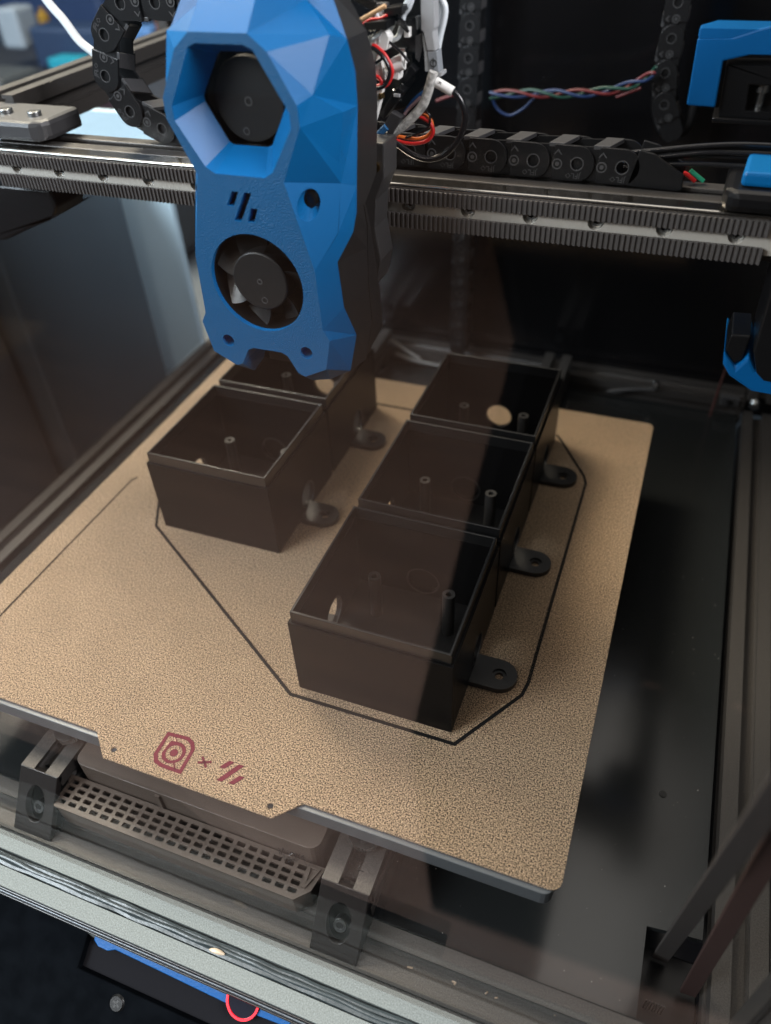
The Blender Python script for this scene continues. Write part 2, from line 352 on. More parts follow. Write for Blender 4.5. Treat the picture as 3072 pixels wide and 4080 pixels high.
# ================================================================== HEATED BED
t = thing('print_bed', 'gold textured build plate on a grey aluminium bed', 'print bed', (-150, 150, 0))
out = rrect(-300, 0, 0, 300, 4, 4)
# front edge with the grip tab
i0 = next(i for i, p in enumerate(out) if abs(p[1]) < 1e-6 and p[0] < -150)
outline = out[:i0+1] + [(-198.2, 0), (-188, -9.6), (-109.6, -9.6), (-100.2, 0)] + out[i0+1:]
sheet = MB().xy(outline, [circ(-185.8, -5.1, 1.3, 16), circ(-112.2, -5.3, 1.3, 16)], -0.9, 0).obj('spring_steel_sheet', PEI, t)
MB().xy(rrect(-298, -2.0, -2.2, 298, 4, 4), [], -9.4, -1.2).obj('aluminium_plate', PLATE, t, bevel=.8)
# printed emblem on the sheet: ring letters in a square, a cross and three bars
em = MB()
def wpoly(outer, holes): em.xy(outer, holes, 0.02, 0.16)
so = [(-168.8, 9.8), (-158.6, 10.6), (-155.4, 9.2), (-153.3, 6.4), (-152.8, -5.4), (-162.6, -5.4), (-166.4, -4.4), (-168.6, -1.2)]
cx = sum(p[0] for p in so)/8; cy = sum(p[1] for p in so)/8
wpoly(so, [[(cx + (x-cx)*.80, cy + (y-cy)*.80) for x, y in so]])
# inner letter: ring with two square corners and thin strokes to the frame
ring_o = [(-165.0, 6.6)] + [(-160.8 + 4.9*math.cos(a), 2.2 + 4.9*math.sin(a)) for a in [math.radians(x) for x in range(95, -85, -12)]] + [(-161.0, -3.0), (-164.2, -2.0), (-165.6, 0.4)]
wpoly(ring_o, [circ(-160.8, 2.0, 3.5, 24)])
wpoly(circ(-160.8, 2.0, 1.75, 18), [])
wpoly([(-164.0, 8.2), (-163.5, 8.2), (-161.9, 6.8), (-162.4, 6.6)], []); wpoly([(-158.6, -2.2), (-158.0, -2.0), (-155.6, -4.6), (-156.4, -4.6)], [])
for a, b in (((-148.6, 4.5), (-144.6, 0.6)), ((-149.1, 1.4), (-143.7, 3.6))):
    d = Vector((b[0]-a[0], b[1]-a[1])); n = Vector((-d.y, d.x)).normalized()*.5
    wpoly([(a[0]-n.x, a[1]-n.y), (b[0]-n.x, b[1]-n.y), (b[0]+n.x, b[1]+n.y), (a[0]+n.x, a[1]+n.y)], [])
for x0, y0, x1, y1 in ((-138.4, 2.6, -135.8, 6.6), (-136.6, -2.8, -131.2, 6.4), (-131.4, -2.4, -128.6, 2.0)):
    wpoly([(x0-1.2, y0), (x0+1.2, y0), (x1+1.2, y1), (x1-1.2, y1)], [])
em.obj('printed_emblem', RED, sheet)
FOOTM = mat('foot_print', (.0105, .0090, .0085), .42, bump=(.9, .15, 2, (1, .1, .1)), spec=.3)
# two extrusions carrying the bed, their feet and knurled nuts
for bx, side in ((-77.2, 'right'), (-223.6, 'left')):
    b = thing('bed_extrusion', 'dark slotted extrusion under the plate at the %s end of the vent' % side, 'extrusion', (bx, -17, -30), group='extrusions carrying the bed')
    MB().prism(EP, [], (bx, -16.4, -30.2), (0,0,1), (1,0,0), (0,1,0), 0, 420).obj('profile', ANODB, b)
    f = thing('slanted_foot', 'black slanted end foot with an oval screw hole, %s of the vent' % side, 'bracket', (bx, -26, -34), group='end feet of the bed extrusions')
    # slanted face frame: down the slope from (y -16.5, z -20) to (y -34.2, z -45)
    sv = Vector((0, -17.7, -24.8)); L = sv.length; sv.normalize(); sn = Vector((0, 24.8, -17.7)).normalized()
    slot = [(5.0*math.cos(a), 15.8 + 8.6*math.sin(a)) for a in [2*PI*i/28 for i in range(28)]]
    MB().prism([(-10, 0), (10, 0), (10, L), (-10, L)], [slot], (bx, -16.6, -20), (1,0,0), sv, sn, 0, 3.2).obj('face_plate', FOOTM, f, bevel=.35)
    MB().prism([(-9.6, 1.0), (9.6, 1.0), (9.6, L-.5), (-9.6, L-.5)], [], (bx, -16.6, -20), (1,0,0), sv, sn, 7.2, 8.2).obj('back_web', BLACKF, f)
    m = MB()
    for sx in (-9.8, 7.4): m.yz([(-15.2, -21.0), (-13, -21.0), (-13, -44.6), (-31.8, -44.6)], [], bx+sx, bx+sx+2.4)
    m.obj('side_web', BLACK, f)
    c = Vector((bx, -16.6, -20)) + sv*18.4 + sn*6.6
    s1 = MB().cyl(c, -sn, 3.0, 3.6, 20).obj('cap_screw', SCREW, f, smooth=True)
    MB().ring(c - sn*3.62, -sn, 2.7, 1.5, .5, 20).obj('hex_socket', BRIGHT, s1, smooth=True)
    k = MB()
    kn = circ(0, 0, 6.6, 72); kn = [((x*(1.03 if i % 2 else .97)), y*(1.03 if i % 2 else .97)) for i, (x, y) in enumerate(kn)]
    k.prism(kn, [], (bx + (.6 if side == 'right' else 2.6), 3.4, 0), (1,0,0), (0,1,0), (0,0,1), -17.5, -14.5)
    k.cyl((bx + (.6 if side == 'right' else 2.6), 3.4, -20.1), (0,0,1), 2.0, 10.8, 24)
    tag(k.obj('knurled_nut', BRIGHT), 'bright knurled thumb nut under the plate edge above the %s foot' % side, 'thumb nut', 'knurled nuts under the bed')
# small thermistor scratch marks left out; debris strands in the right bed slot
m = MB(); rnd = random.Random(5)
for i in range(46):
    c = Vector((-77.2 + rnd.uniform(-2.6, 2.6), rnd.uniform(-15.5, 1), -23.2 + rnd.uniform(-1, 3))); d = Vector((rnd.uniform(-1, 1), rnd.uniform(-1, 1), rnd.uniform(-.3, .7)))*rnd.uniform(1, 3.2)
    m.tube([c, c + d*.5 + Vector((0, 0, rnd.uniform(0, .8))), c + d], .13, 4, 3)
o = m.obj('filament_shreds', BLACKP); o['kind'] = 'stuff'; o['label'] = 'black filament shreds lying in the slot of the right bed extrusion'

# ------------------------------------------------------------------ vent duct between the feet
t = thing('vent_duct', 'dark printed vent duct with a grid of small rectangular holes below the plate', 'vent', (-153, -15, -30))
holes = []
NX = 21
for r in range(4):
    for c in range(NX):
        x = -211.4 + c*5.62; y = -11.9 - r*3.15
        holes.append(rrect(x-1.95, y-.98, x+1.95, y+.98, .35, 1))
top = [(-216.6, -9.2), (-218.0, -12), (-217.4, -20.2), (-213.2, -24.4), (-97.0, -24.6), (-91.6, -19.2), (-89.8, -9.2)]
MB().xy(top, holes, -31.4, -30).obj('grille', VENT, t)
m = MB()
low = [(-216.0, -9.2), (-217.0, -12), (-216.4, -20.0), (-212.8, -24.0), (-97.4, -24.2), (-92.2, -18.9), (-90.4, -9.2)]
inn = [(-214.4, -10.8), (-214.4, -19.5), (-212, -22.4), (-98, -22.6), (-93.8, -18.2), (-92.0, -10.8)]
m.xy(low, [inn], -44.5, -31.45)
m.xy(inn, [], -41.0, -40.2)
m.obj('housing', VENT, t, bevel=.5)
m = MB().xy(rrect(-211, -8.6, -92.4, 70, 5, 5), [], -44.2, -18.2)
m.obj('filter_box', VENT, t, bevel=1.6)
for x0, x1, y0, y1 in ((-217.0, -213.4, -19.6, -9.6), (-96.2, -91.2, -19.2, -10.4)):
    MB().xy([(x0, y1), (x1, y1), (x1 - (0 if x0 < -200 else 3.0), y0), (x0 + (1.5 if x0 < -200 else 0), y0)], [[(x0+.9, y1-.9), (x1-1.2, y1-.9), (x1-1.4 - (0 if x0 < -200 else 2.4), y0+1.6), (x0+1.6, y0+1.6)]], -29.9, -29.2).obj('rib', VENT, t)
MB().box(-168.6, -166.4, -9.6, -8.4, -30, -20).obj('rib', VENT, t)
m = MB(); rnd = random.Random(11)
for i in range(40):
    c = Vector((-104 + rnd.gauss(0, 3.0), -9.8 + rnd.gauss(0, 1.0), -29 + rnd.uniform(0, 1.6))); d = Vector((rnd.uniform(-1, 1), rnd.uniform(-1, 1), rnd.uniform(-.2, .7)))*rnd.uniform(.8, 3)
    m.tube([c, c + d*.5 + Vector((0, 0, rnd.uniform(0, .8))), c + d], .16, 4, 3)
o = m.obj('filament_shreds', BLACKP); o['kind'] = 'stuff'; o['label'] = 'tangle of black filament shreds on the right end of the vent grid'

# ================================================================== PRINTED BOXES ON THE PLATE
W, L = 70.4, 70.6
LIPM = mat('lip_print', (.005, .005, .0052), .28, spec=.5)
POSTM = mat('post_print', (.014, .013, .0125), .35, bump=(.8, .5, 2, (1, 1, 2)), spec=.45)
def make_box(x0, y0, label):
    t = thing('electronics_box', label, 'box', (x0 + W/2, y0 + L/2, 0), group='black printed boxes on the gold plate')
    th = 2.4
    m = MB()
    m.xz([(x0, 0), (x0+W, 0), (x0+W, 43.9), (x0, 43.9)], [], y0, y0+th)
    m.xz([(x0, 0), (x0+W, 0), (x0+W, 43.9), (x0, 43.9)], [circ(x0+35, 11.6, 7.8, 32)], y0+L-th, y0+L)
    m.yz([(y0+th, 0), (y0+L-th, 0), (y0+L-th, 43.9), (y0+th, 43.9)], [circ(y0+36.0, 11.2, 8.0, 32)], x0, x0+th)
    m.yz([(y0+th, 0), (y0+L-th, 0), (y0+L-th, 43.9), (y0+th, 43.9)], [circ(y0+38.6, 10.2, 7.4, 32)], x0+W-th, x0+W)
    m.obj('wall', BLACK, t, bevel=.22)
    GLINTM = POSTM  # lighter rings laid on as painted highlights along the hole edges
    MB().ring((x0+W-.1, y0+38.6, 10.2), (1, 0, 0), 8.0, 7.3, .35, 32).obj('hole_edge_glint', GLINTM, t, smooth=True)
    MB().ring((x0+th-.25, y0+36.0, 11.2), (1, 0, 0), 8.6, 7.9, .35, 32).obj('hole_edge_glint', GLINTM, t, smooth=True)
    MB().ring((x0+35, y0+L-th+.1, 11.6), (0, -1, 0), 8.4, 7.7, .35, 32).obj('hole_edge_glint', GLINTM, t, smooth=True)
    a = 1.15; bq = 2.35
    m = MB().xy([(x0+a, y0+a), (x0+W-a, y0+a), (x0+W-a, y0+L-a), (x0+a, y0+L-a)], [[(x0+bq, y0+bq), (x0+W-bq, y0+bq), (x0+W-bq, y0+L-bq), (x0+bq, y0+L-bq)]], 43.85, 49.8)
    m.obj('lip', LIPM, t, bevel=.28)
    MB().box(x0+th, x0+W-th, y0+th, y0+L-th, .05, 2.0).obj('base', BLACKF, t)
    for px, py, h in ((17.8, 50, 27.6), (53.4, 50, 27.6), (17.8, 14, 27.6), (53.4, 14, 27.6)):
        if py < 30: h = 12
        p = MB(); p.ring((x0+px, y0+py, 2), (0,0,1), 2.9, 1.4, h-2, 18).obj('post', POSTM, t, smooth=True)
    for sg in (1, -1):
        xe = x0 + W if sg > 0 else x0
        arc = [(xe + sg*(11.6 + 8.1*math.cos(a_)), y0 + 33.4 + 8.1*math.sin(a_)) for a_ in [math.radians(-90 + 180*i/16) for i in range(17)]]
        prof = [(xe, y0+25.3)] + arc + [(xe, y0+41.5)]
        if sg < 0: prof = list(reversed(prof))
        hc = (xe + sg*11.8, y0+33.4)
        ear = MB().xy(prof, [circ(hc[0], hc[1], 3.1, 24)], .05, 3.0).obj('mounting_ear', BLACKF, t, bevel=.25)
        # countersink ring inside the hole and the step towards the wall
        k = MB(); k.ring((hc[0], hc[1], .1), (0,0,1), 3.08, 1.9, 1.5, 20); k.obj('screw_seat', BLACKF, ear, smooth=True)
    return t
B0 = make_box(-125.4, 48.9, 'black printed box nearest the camera, right column, with the long lit front wall')
B1 = dup(B0, (0, 73.3, 0), 'black printed box in the middle of the right column of three')
B2 = dup(B0, (0, 146.6, 0), 'black printed box at the back of the right column of three')
B3 = dup(B0, (-117.2, 73.3, 0), 'black printed box at the front of the left column, below the blue print head')
B4 = dup(B0, (-117.2, 146.6, 0), 'black printed box at the back of the left column, half behind the print head')
LINEM = mat('filament_line', (.006, .006, .006), .65, spec=.12)
# skirt: three thin loops of filament round the boxes
hull = [(-127.3, 44.7), (-52.6, 44.7), (-32.2, 76.9), (-31.0, 83.7), (-30.6, 229.1), (-32.7, 235.4), (-52.3, 266.6), (-54.6, 269.4), (-240, 269.4), (-262, 236), (-263.5, 229), (-263.5, 156), (-262, 148), (-247, 120.6)]
def off(poly, d):
    n = len(poly); out = []
    cxx = sum(p[0] for p in poly)/n; cyy = sum(p[1] for p in poly)/n
    for i in range(n):
        a, b, c = Vector(poly[i-1]), Vector(poly[i]), Vector(poly[(i+1) % n])
        n1 = Vector(((b-a).y, -(b-a).x)).normalized(); n2 = Vector(((c-b).y, -(c-b).x)).normalized()
        nn = (n1+n2).normalized(); q = d/max(.5, nn.dot(n1)); out.append((b.x+nn.x*q, b.y+nn.y*q))
    return out
m = MB()
for d in (0, .52, 1.04):
    m.xy(off(hull, d+.25), [off(hull, d-.2)], .01, .32)
tag(m.obj('skirt_line', LINEM), 'thin black filament outline drawn on the plate around the boxes', 'filament line')
tag(MB().xy([(-285.2, 36), (-284.4, 36), (-284.2, 150.5), (-282.2, 153.6), (-282.8, 154), (-284.9, 151)], [], .01, .3).obj('purge_line', LINEM), 'thin dark filament line near the left edge of the plate', 'filament line')

# ================================================================== PRINT HEAD
HX = -152.0
head = thing('extruder', 'faceted bright blue print head with two black fans', 'print head', (HX, 135, 180))
def sym(pts): return pts + [(-x, z) for x, z in reversed(pts)]
right = [(10.3, 239.4), (16.3, 234.7), (24.4, 220.4), (24.7, 214.2), (16.6, 196.7), (24.6, 166.8), (25.4, 143.6), (27.8, 139.5), (25.2, 126.6), (15.6, 121.7), (12.6, 122.8), (8.8, 129.8), (6.2, 131.0)]
front = sym(right)
hexo_r = [(8.4, 236.4), (11.4, 235.2), (21.6, 218.0), (21.5, 213.6), (12.9, 199.6), (9.6, 197.6)]
hexo = sym(hexo_r)
hexi_r = [(6.0, 232.4), (7.4, 231.6), (15.2, 219.4), (15.2, 217.4), (8.3, 205.0), (6.6, 204.2)]
hexi = sym(hexi_r)
slots = [[(-7.1, 187.0), (-4.3, 187.0), (-1.5, 192.1), (-4.2, 192.1)], [(-5.1, 181.9), (-2.2, 181.9), (3.5, 192.1), (.7, 192.1)], [(.2, 181.9), (2.9, 181.9), (5.1, 186.9), (2.4, 186.9)]]
fanc = circ(0, 158.6, 19.0, 56)
ledh = [circ(-17.3, 132.6, 2.6, 20), circ(17.3, 132.6, 2.6, 20)]
# front face with its openings, and the walls of every opening
m = MB()
P = lambda p, y: (HX + p[0], y, p[1])
loops = [front, hexo, fanc] + slots + ledh
flat = [p for l in loops for p in l]
tri = tessellate_polygon([[Vector((p[0], p[1], 0)) for p in l] for l in loops])
m.add([P(p, 110) for p in flat], list(tri))
face = m.obj('front_face', BLUETEX, head)
m = MB()
def strip(la, ya, lb, yb):
    n = len(la); m.add([P(p, ya) for p in la] + [P(p, yb) for p in lb], [(i, (i+1) % n, (i+1) % n + n, i + n) for i in range(n)])
strip(hexo, 110, hexi, 120.5); strip(fanc, 110, fanc, 112.0)
for s_ in slots: strip(s_, 110, s_, 113.5)
for s_ in ledh: strip(s_, 110, s_, 117)
m.obj('opening_wall', BLUE, head)
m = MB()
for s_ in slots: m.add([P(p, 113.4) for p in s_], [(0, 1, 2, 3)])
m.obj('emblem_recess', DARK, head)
LEDM = mat('led_recess', (0.01, 0.03, 0.12), 0.3)
for s_ in ledh: MB().add([P(p, 116.9) for p in s_], [tuple(range(len(s_)))]).obj('light_window', LEDM, head)
# side facets (mirrored left / right)
V = {'a': (10.3, 110, 239.4), 'b': (16.3, 110, 234.7), 'c': (24.4, 110, 220.4), 'd': (24.7, 110, 214.2), 'e': (16.6, 110, 196.7), 'g': (24.6, 110, 166.8), 'h': (25.4, 110, 143.6), 'i': (27.8, 110, 139.5), 'j': (25.2, 110, 126.6), 'k': (15.6, 110, 121.7), 'l': (12.6, 110, 122.8), 'n': (8.8, 110, 129.8), 'o': (6.2, 110, 131.0),
     'F1': (29.6, 127, 236.5), 'F3': (27.0, 116.6, 222.0), 'F4': (32.6, 126.5, 215.0), 'F5': (29.7, 127, 198.8), 'F6': (29.3, 128, 191.6), 'T': (18.4, 136, 244.4), 'T2': (9, 136, 262), 'S0': (26.5, 137, 246.5),
     'S1': (33, 132.6, 234.4), 'S2': (33, 137.8, 224.5), 'S3': (33, 138, 214), 'S4': (33, 133, 189.5), 'S5': (33, 131.5, 180.7), 'S5b': (32.6, 128, 174.8), 'S6': (29.2, 119.8, 166.4), 'S7': (29.8, 121, 148.3), 'S8': (31.0, 128.2, 133.0), 'S9': (29.0, 124, 118.7), 'M': (29.6, 121.6, 176.4), 'K2': (21.5, 119.8, 115.8), 'K3': (13.4, 119.2, 114.2), 'L2': (9.6, 122, 119.5), 'N2': (6.5, 122, 129), 'S0b': (17, 140, 262)}
faces = [('a', 'b', 'F1', 'T'), ('T', 'F1', 'S1', 'S0'), ('b', 'F1', 'F3', 'c'), ('F1', 'S1', 'S2', 'S3', 'F4', 'F3'), ('c', 'F3', 'F4', 'F5', 'd'), ('d', 'F5', 'F6', 'e'), ('F4', 'S3', 'S4', 'F6', 'F5'),
         ('F6', 'S4', 'S5', 'S5b', 'M'), ('M', 'S5b', 'S6', 'g'), ('g', 'S6', 'S7', 'h'), ('h', 'S7', 'S8', 'i'), ('i', 'S8', 'S9', 'j'), ('j', 'S9', 'K2'), ('j', 'K2', 'K3', 'k'), ('k', 'K3', 'l'), ('l', 'K3', 'L2'), ('l', 'L2', 'N2', 'n'), ('n', 'N2', 'o'), ('a', 'T', 'T2'), ('T', 'S0', 'S0b', 'T2')]
m = MB()
for sg in (1, -1):
    for f in faces: m.add([(HX + sg*V[q][0], V[q][1], V[q][2]) for q in f], [tuple(range(len(f)))])
m.add([(HX + x, y, z) for x, y, z in ((V['a']), (V['T2']), (-V['T2'][0], V['T2'][1], V['T2'][2]), (-V['a'][0], V['a'][1], V['a'][2]))], [(0, 1, 2, 3)])
m.add([(HX + q, y, z) for q, y, z in ((6.2, 110, 131), (6.5, 122, 129), (-6.5, 122, 129), (-6.2, 110, 131))], [(0, 1, 2, 3)])
# the facet that carries the countersunk side screw
E_, F_, G_, M_ = Vector(V['e']), Vector(V['F6']), Vector(V['g']), Vector(V['M'])
u = (F_ - E_).normalized(); n = (F_ - E_).cross(G_ - E_).normalized(); v = n.cross(u)
if v.z > 0: v = -v; n = -n
q = lambda p: ((p - E_).dot(u), (p - E_).dot(v))
def unq(p, sg, d=Vector((0, 0, 0))):
    w_ = E_ + u*p[0] + v*p[1] + d; return (HX + sg*w_.x, w_.y, w_.z)
quad = [q(E_), q(F_), q(M_), q(G_)]
hole = [(9.4 + 5.0*math.cos(a)*.92 - 1.6*math.sin(a)*0.5, 7.0 + 5.3*math.sin(a)) for a in [2*PI*i/32 for i in range(32)]]
inner = [(8.6 + 2.9*math.cos(a), 7.4 + 2.9*math.sin(a)) for a in [2*PI*i/32 for i in range(32)]]
tri = tessellate_polygon([[Vector((*p, 0)) for p in quad], [Vector((*p, 0)) for p in hole]])
for sg in (1, -1):
    pts = quad + hole
    m.add([unq(p, sg) for p in pts], list(tri))
    dd = Vector((-.5, 4.8, 0.9))
    m.add([unq(p, sg) for p in hole] + [unq(p, sg, dd) for p in inner], [(i, (i+1) % 32, (i+1) % 32 + 32, i + 32) for i in range(32)])
m.obj('faceted_shell', BLUE, head)
for sg in (1, -1):
    c = Vector(unq((8.6, 7.4), sg, Vector((-.5, 4.9, 0.9))))
    s1 = MB().cyl(c, (0, -1, 0), 2.75, 1.3, 20).obj('side_screw', SCREW, head, smooth=True)
    MB().ring(c + Vector((0, -1.32, 0)), (0, -1, 0), 2.5, 1.3, .35, 18).obj('hex_socket', BLACKP, s1, smooth=True)
FANM = mat('fan_plastic', (0.010, 0.0105, 0.011), 0.34, bump=(1.5, .05, 2))
HOUSING = mat('black_housing', (0.016, 0.0155, 0.0158), 0.40, bump=(0.9, 0.10, 2, (0.06, 0.06, 3.0)), spec=0.45)
HUBM = mat('hub_plastic', (0.009, 0.0092, 0.0096), 0.45, spec=0.3)
# blower behind the hexagon opening
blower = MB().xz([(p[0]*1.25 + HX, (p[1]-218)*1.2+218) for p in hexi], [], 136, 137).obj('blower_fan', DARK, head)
MB().xz([(HX + x*1.6, 218 + (z-218)*1.5) for x, z in hexi], [[(HX + x*.985, 218 + (z-218)*.985) for x, z in hexi]], 120.7, 122.2).obj('inlet_frame', mat('inlet_gloss_black', (.004, .004, .004), .25), blower)
h_ = MB().cyl((HX, 126.5, 217.6), (0, -1, 0), 13.2, 3.4, 48).obj('blower_hub', HUBM, blower, smooth=True, bevel=.5)
m = MB().ring((HX, 123.1, 217.4), (0, -1, 0), 1.5, 1.0, .18, 20); m.ring((HX-2.4, 123.1, 208.0), (0, -1, 0), 1.3, .9, .16, 20); m.obj('moulded_mark', INKG, blower, smooth=True)
# axial part-cooling fan
fan = MB().ring((HX, 112.1, 158.6), (0, 1, 0), 22, 18.95, 12, 56).obj('cooling_fan', BLACKP, head, smooth=True)
MB().cyl((HX, 124.6, 158.6), (0, 1, 0), 21, .6, 48).obj('fan_back', DARK, fan)
MB().cyl((HX, 124, 158.6), (0, -1, 0), 11.3, 11.6, 48).obj('fan_hub', HUBM, fan, smooth=True, bevel=.6)
m = MB().ring((HX, 112.4, 158.6), (0, -1, 0), 1.1, .7, .2, 18); m.ring((HX+.9, 112.42, 151.2), (0, -1, 0), 1.35, 1.05, .15, 18); m.obj('moulded_mark', INKG, fan, smooth=True)
for k in range(7):
    a0 = 2*PI*k/7 + .42; vs = []; fs = []; NR, NC = 7, 5
    for i in range(NR):
        r = 11.0 + 7.4*i/(NR-1)
        for j in range(NC):
            t_ = j/(NC-1)
            a = a0 - .22*(i/(NR-1))**1.3 - .72*t_*(1 - .12*i/(NR-1))
            vs.append((HX + r*math.cos(a), 113.4 + 6.0*t_ + .7*math.sin(PI*t_), 158.6 + r*math.sin(a)))
    for i in range(NR-1):
        for j in range(NC-1): fs.append((i*NC+j, (i+1)*NC+j, (i+1)*NC+j+1, i*NC+j+1))
    nb = len(vs); vs2 = [(x, y+.7, z) for x, y, z in vs]
    fs += [tuple(reversed([i+nb for i in f])) for f in fs]
    rim = [j for j in range(NC)] + [(i*NC+NC-1) for i in range(1, NR)] + [(NR-1)*NC+j for j in range(NC-2, -1, -1)] + [i*NC for i in range(NR-2, 0, -1)]
    fs += [(rim[i], rim[(i+1) % len(rim)], rim[(i+1) % len(rim)]+nb, rim[i]+nb) for i in range(len(rim))]
    MB().add(vs + vs2, fs).obj('fan_blade', FANM, fan, smooth=True)
# black main body behind the blue shell
m = MB()
up_s = ['S0', 'S1', 'S2', 'S3', 'S4', 'S5']
up_b = [(33, 126, 246.5), (33, 149.3, 233.9), (33, 156, 222.6), (33, 156, 210), (33, 152.2, 188), (33, 139.3, 180.9)]
up_b[0] = (28, 143, 247)
for sg in (1, -1):
    A = [(HX + sg*V[k][0]*.997, V[k][1]+.25, V[k][2]) for k in up_s]; Bk = [(HX + sg*x, y, z) for x, y, z in up_b]
    m.add(A + Bk, [(i, i+1, i+7, i+6) for i in range(5)])
Bk = [(HX + x, y, z) for x, y, z in up_b]; Bl = [(HX - x, y, z) for x, y, z in up_b]
m.add(Bk + Bl, [(i, i+1, i+7, i+6) for i in range(5)])
m.obj('rear_housing', HOUSING, head)
m = MB()
lo_s = ['S5', 'S5b', 'S6', 'S7', 'S8', 'S9']
lo_m = [(33.1, 139, 180.6), (33.2, 141, 172), (33.2, 140, 164), (33.2, 139, 149), (33, 141, 133), (31.5, 136, 117.6)]
lo_b = [(33, 141, 180.2), (33, 144, 172), (33, 147, 160), (33, 151, 140), (33, 152.6, 125), (29, 138, 115)]
lo_m2 = [(x+.02, y+.45, z+.2) for x, y, z in lo_m]
for sg in (1, -1):
    A = [(HX + sg*V[k][0]*.996, V[k][1]+.3, V[k][2]) for k in lo_s]; Bm = [(HX + sg*x*.985, y, z) for x, y, z in lo_m]
    m.add(A + Bm, [(i, i+1, i+7, i+6) for i in range(5)])
    Bm2 = [(HX + sg*x*.985, y, z) for x, y, z in lo_m2]; Bk = [(HX + sg*x*.99, y, z) for x, y, z in lo_b]
    m.add(Bm2 + Bk, [(i, i+1, i+7, i+6) for i in range(5)])
    m.add([(HX + sg*V['S9'][0], V['S9'][1]+.3, V['S9'][2]), (HX + sg*31, 136, 117.6), (HX + sg*28.7, 138, 115), (HX + sg*14, 132, 112.5), (HX + sg*14, 122, 113.6)], [(0, 1, 2, 3, 4)])
Bk = [(HX + x*.99, y, z) for x, y, z in lo_b]; Bl = [(HX - x*.99, y, z) for x, y, z in lo_b]
m.add(Bk + Bl, [(i, i+1, i+7, i+6) for i in range(5)])
m.obj('duct_housing', HOUSING, head)
m = MB().box(HX-8, HX+8, 124, 150, 118, 128); m.cyl((HX, 137, 118), (0, 0, -1), 4.0, 6, 20, 1.2); m.obj('hotend', BLACKP, head)
MB().cyl((HX, 137, 112), (0, 0, -1), 2.8, 3, 6, .8).obj('nozzle', BRASS, head)
# carriage plate on the rail, seen at the right of the body
m = MB().xz([(HX+22, 197), (HX+34.6, 197), (HX+34.2, 184.4), (HX+30.4, 176), (HX+29.5, 165), (HX+31.5, 152), (HX+29, 141), (HX+22, 141)], [], 157, 171); m.obj('carriage', mat('carriage_print', (.03, .03, .031), .5, bump=(1.6, .8, 3)), head, bevel=.6)
MB().cyl((HX+30.8, 156.9, 188.3), (0, -1, 0), 1.9, .8, 16).obj('brass_insert', BRASS, head, smooth=True)

# ------------------------------------------------------------------ tool board, connectors and wires behind the head
def slab(name, m, pts, y, d, parent, bevel=.25):
    return MB().xz([(x, z) for x, z in pts], [], y, y+d).obj(name, m, parent, bevel=bevel)
tb = thing('tool_board', 'black circuit board with white and black plugs at the right of the print head', 'circuit board', (-115, 178, 215))
slab('board', BLACKP, [(-126, 262), (-109.8, 262), (-109.6, 238.5), (-107.9, 227.6), (-105.2, 215.5), (-116.8, 203.6), (-128, 200.5)], 179, 1.6, tb)
slab('plug', GREYC, [(-108.7, 262), (-103.7, 262), (-103.2, 231), (-103.7, 230), (-102.7, 224.0), (-105.9, 223.9), (-107.4, 230.0), (-108.2, 230.2)], 173, 6, tb, .4)
p_ = slab('plug', mat('plug_end_grey', (.22, .24, .26), .4), [(-105.9, 223.8), (-102.4, 223.9), (-101.6, 217.3), (-105.0, 217.1)], 173.2, 5.6, tb, .2)
m = MB().ring((-103.6, 173.15, 220.2), (0, -1, 0), 1.25, 1.0, .12, 18); m.box(-103.7, -103.5, 172.98, 173.1, 218.4, 222); m.obj('arrow_mark', INK, p_)
slab('plug_foot', GREYC, [(-104.8, 216.9), (-100.4, 217.4), (-100.3, 216.2), (-104.3, 215.8)], 172.8, 6, tb, .15)
slab('plug', GREYP, [(-110.6, 228.3), (-107.9, 229.4), (-107.3, 226), (-109.4, 220.0), (-110.9, 221.5)], 174, 5, tb)
slab('plug', mat('plug_side_grey', (.32, .34, .35), .45), [(-107.9, 229.3), (-106.9, 227.6), (-104.9, 218.2), (-105.6, 217.4), (-107.0, 217.4), (-107.2, 223)], 173.4, 5, tb)
slab('plug', BLACKP, [(-116.5, 212.8), (-113.7, 211.3), (-122.2, 201.5), (-124.6, 202.7)], 170, 6, tb, .5)
slab('plug', BLACKP, [(-111.7, 220.0), (-109.4, 217.8), (-113.6, 214.0), (-116.0, 213.8)], 171, 6, tb, .4)
slab('plug', GREYP, [(-118.7, 204.6), (-114.4, 202.8), (-118.6, 196.2), (-122.3, 199.0)], 168.5, 4, tb, .3)
slab('plug', BLACKP, [(-124.5, 234.3), (-116.1, 235.1), (-116.2, 232.3), (-123.7, 232.2)], 160, 9, tb, .3)
slab('plug', BLACKP, [(-118.4, 237.9), (-111.9, 238.7), (-112.0, 236.6), (-118.6, 235.1)], 164, 9, tb, .3)
slab('plug', BLACKP, [(-116.8, 233), (-110.5, 234), (-109.4, 224), (-112.4, 222.6), (-114.6, 226.5)], 175, 4, tb, .3)
slab('plug', BLACKP, [(-118.6, 222), (-112.6, 222), (-111.6, 214), (-117.4, 208)], 176, 3, tb, .3)
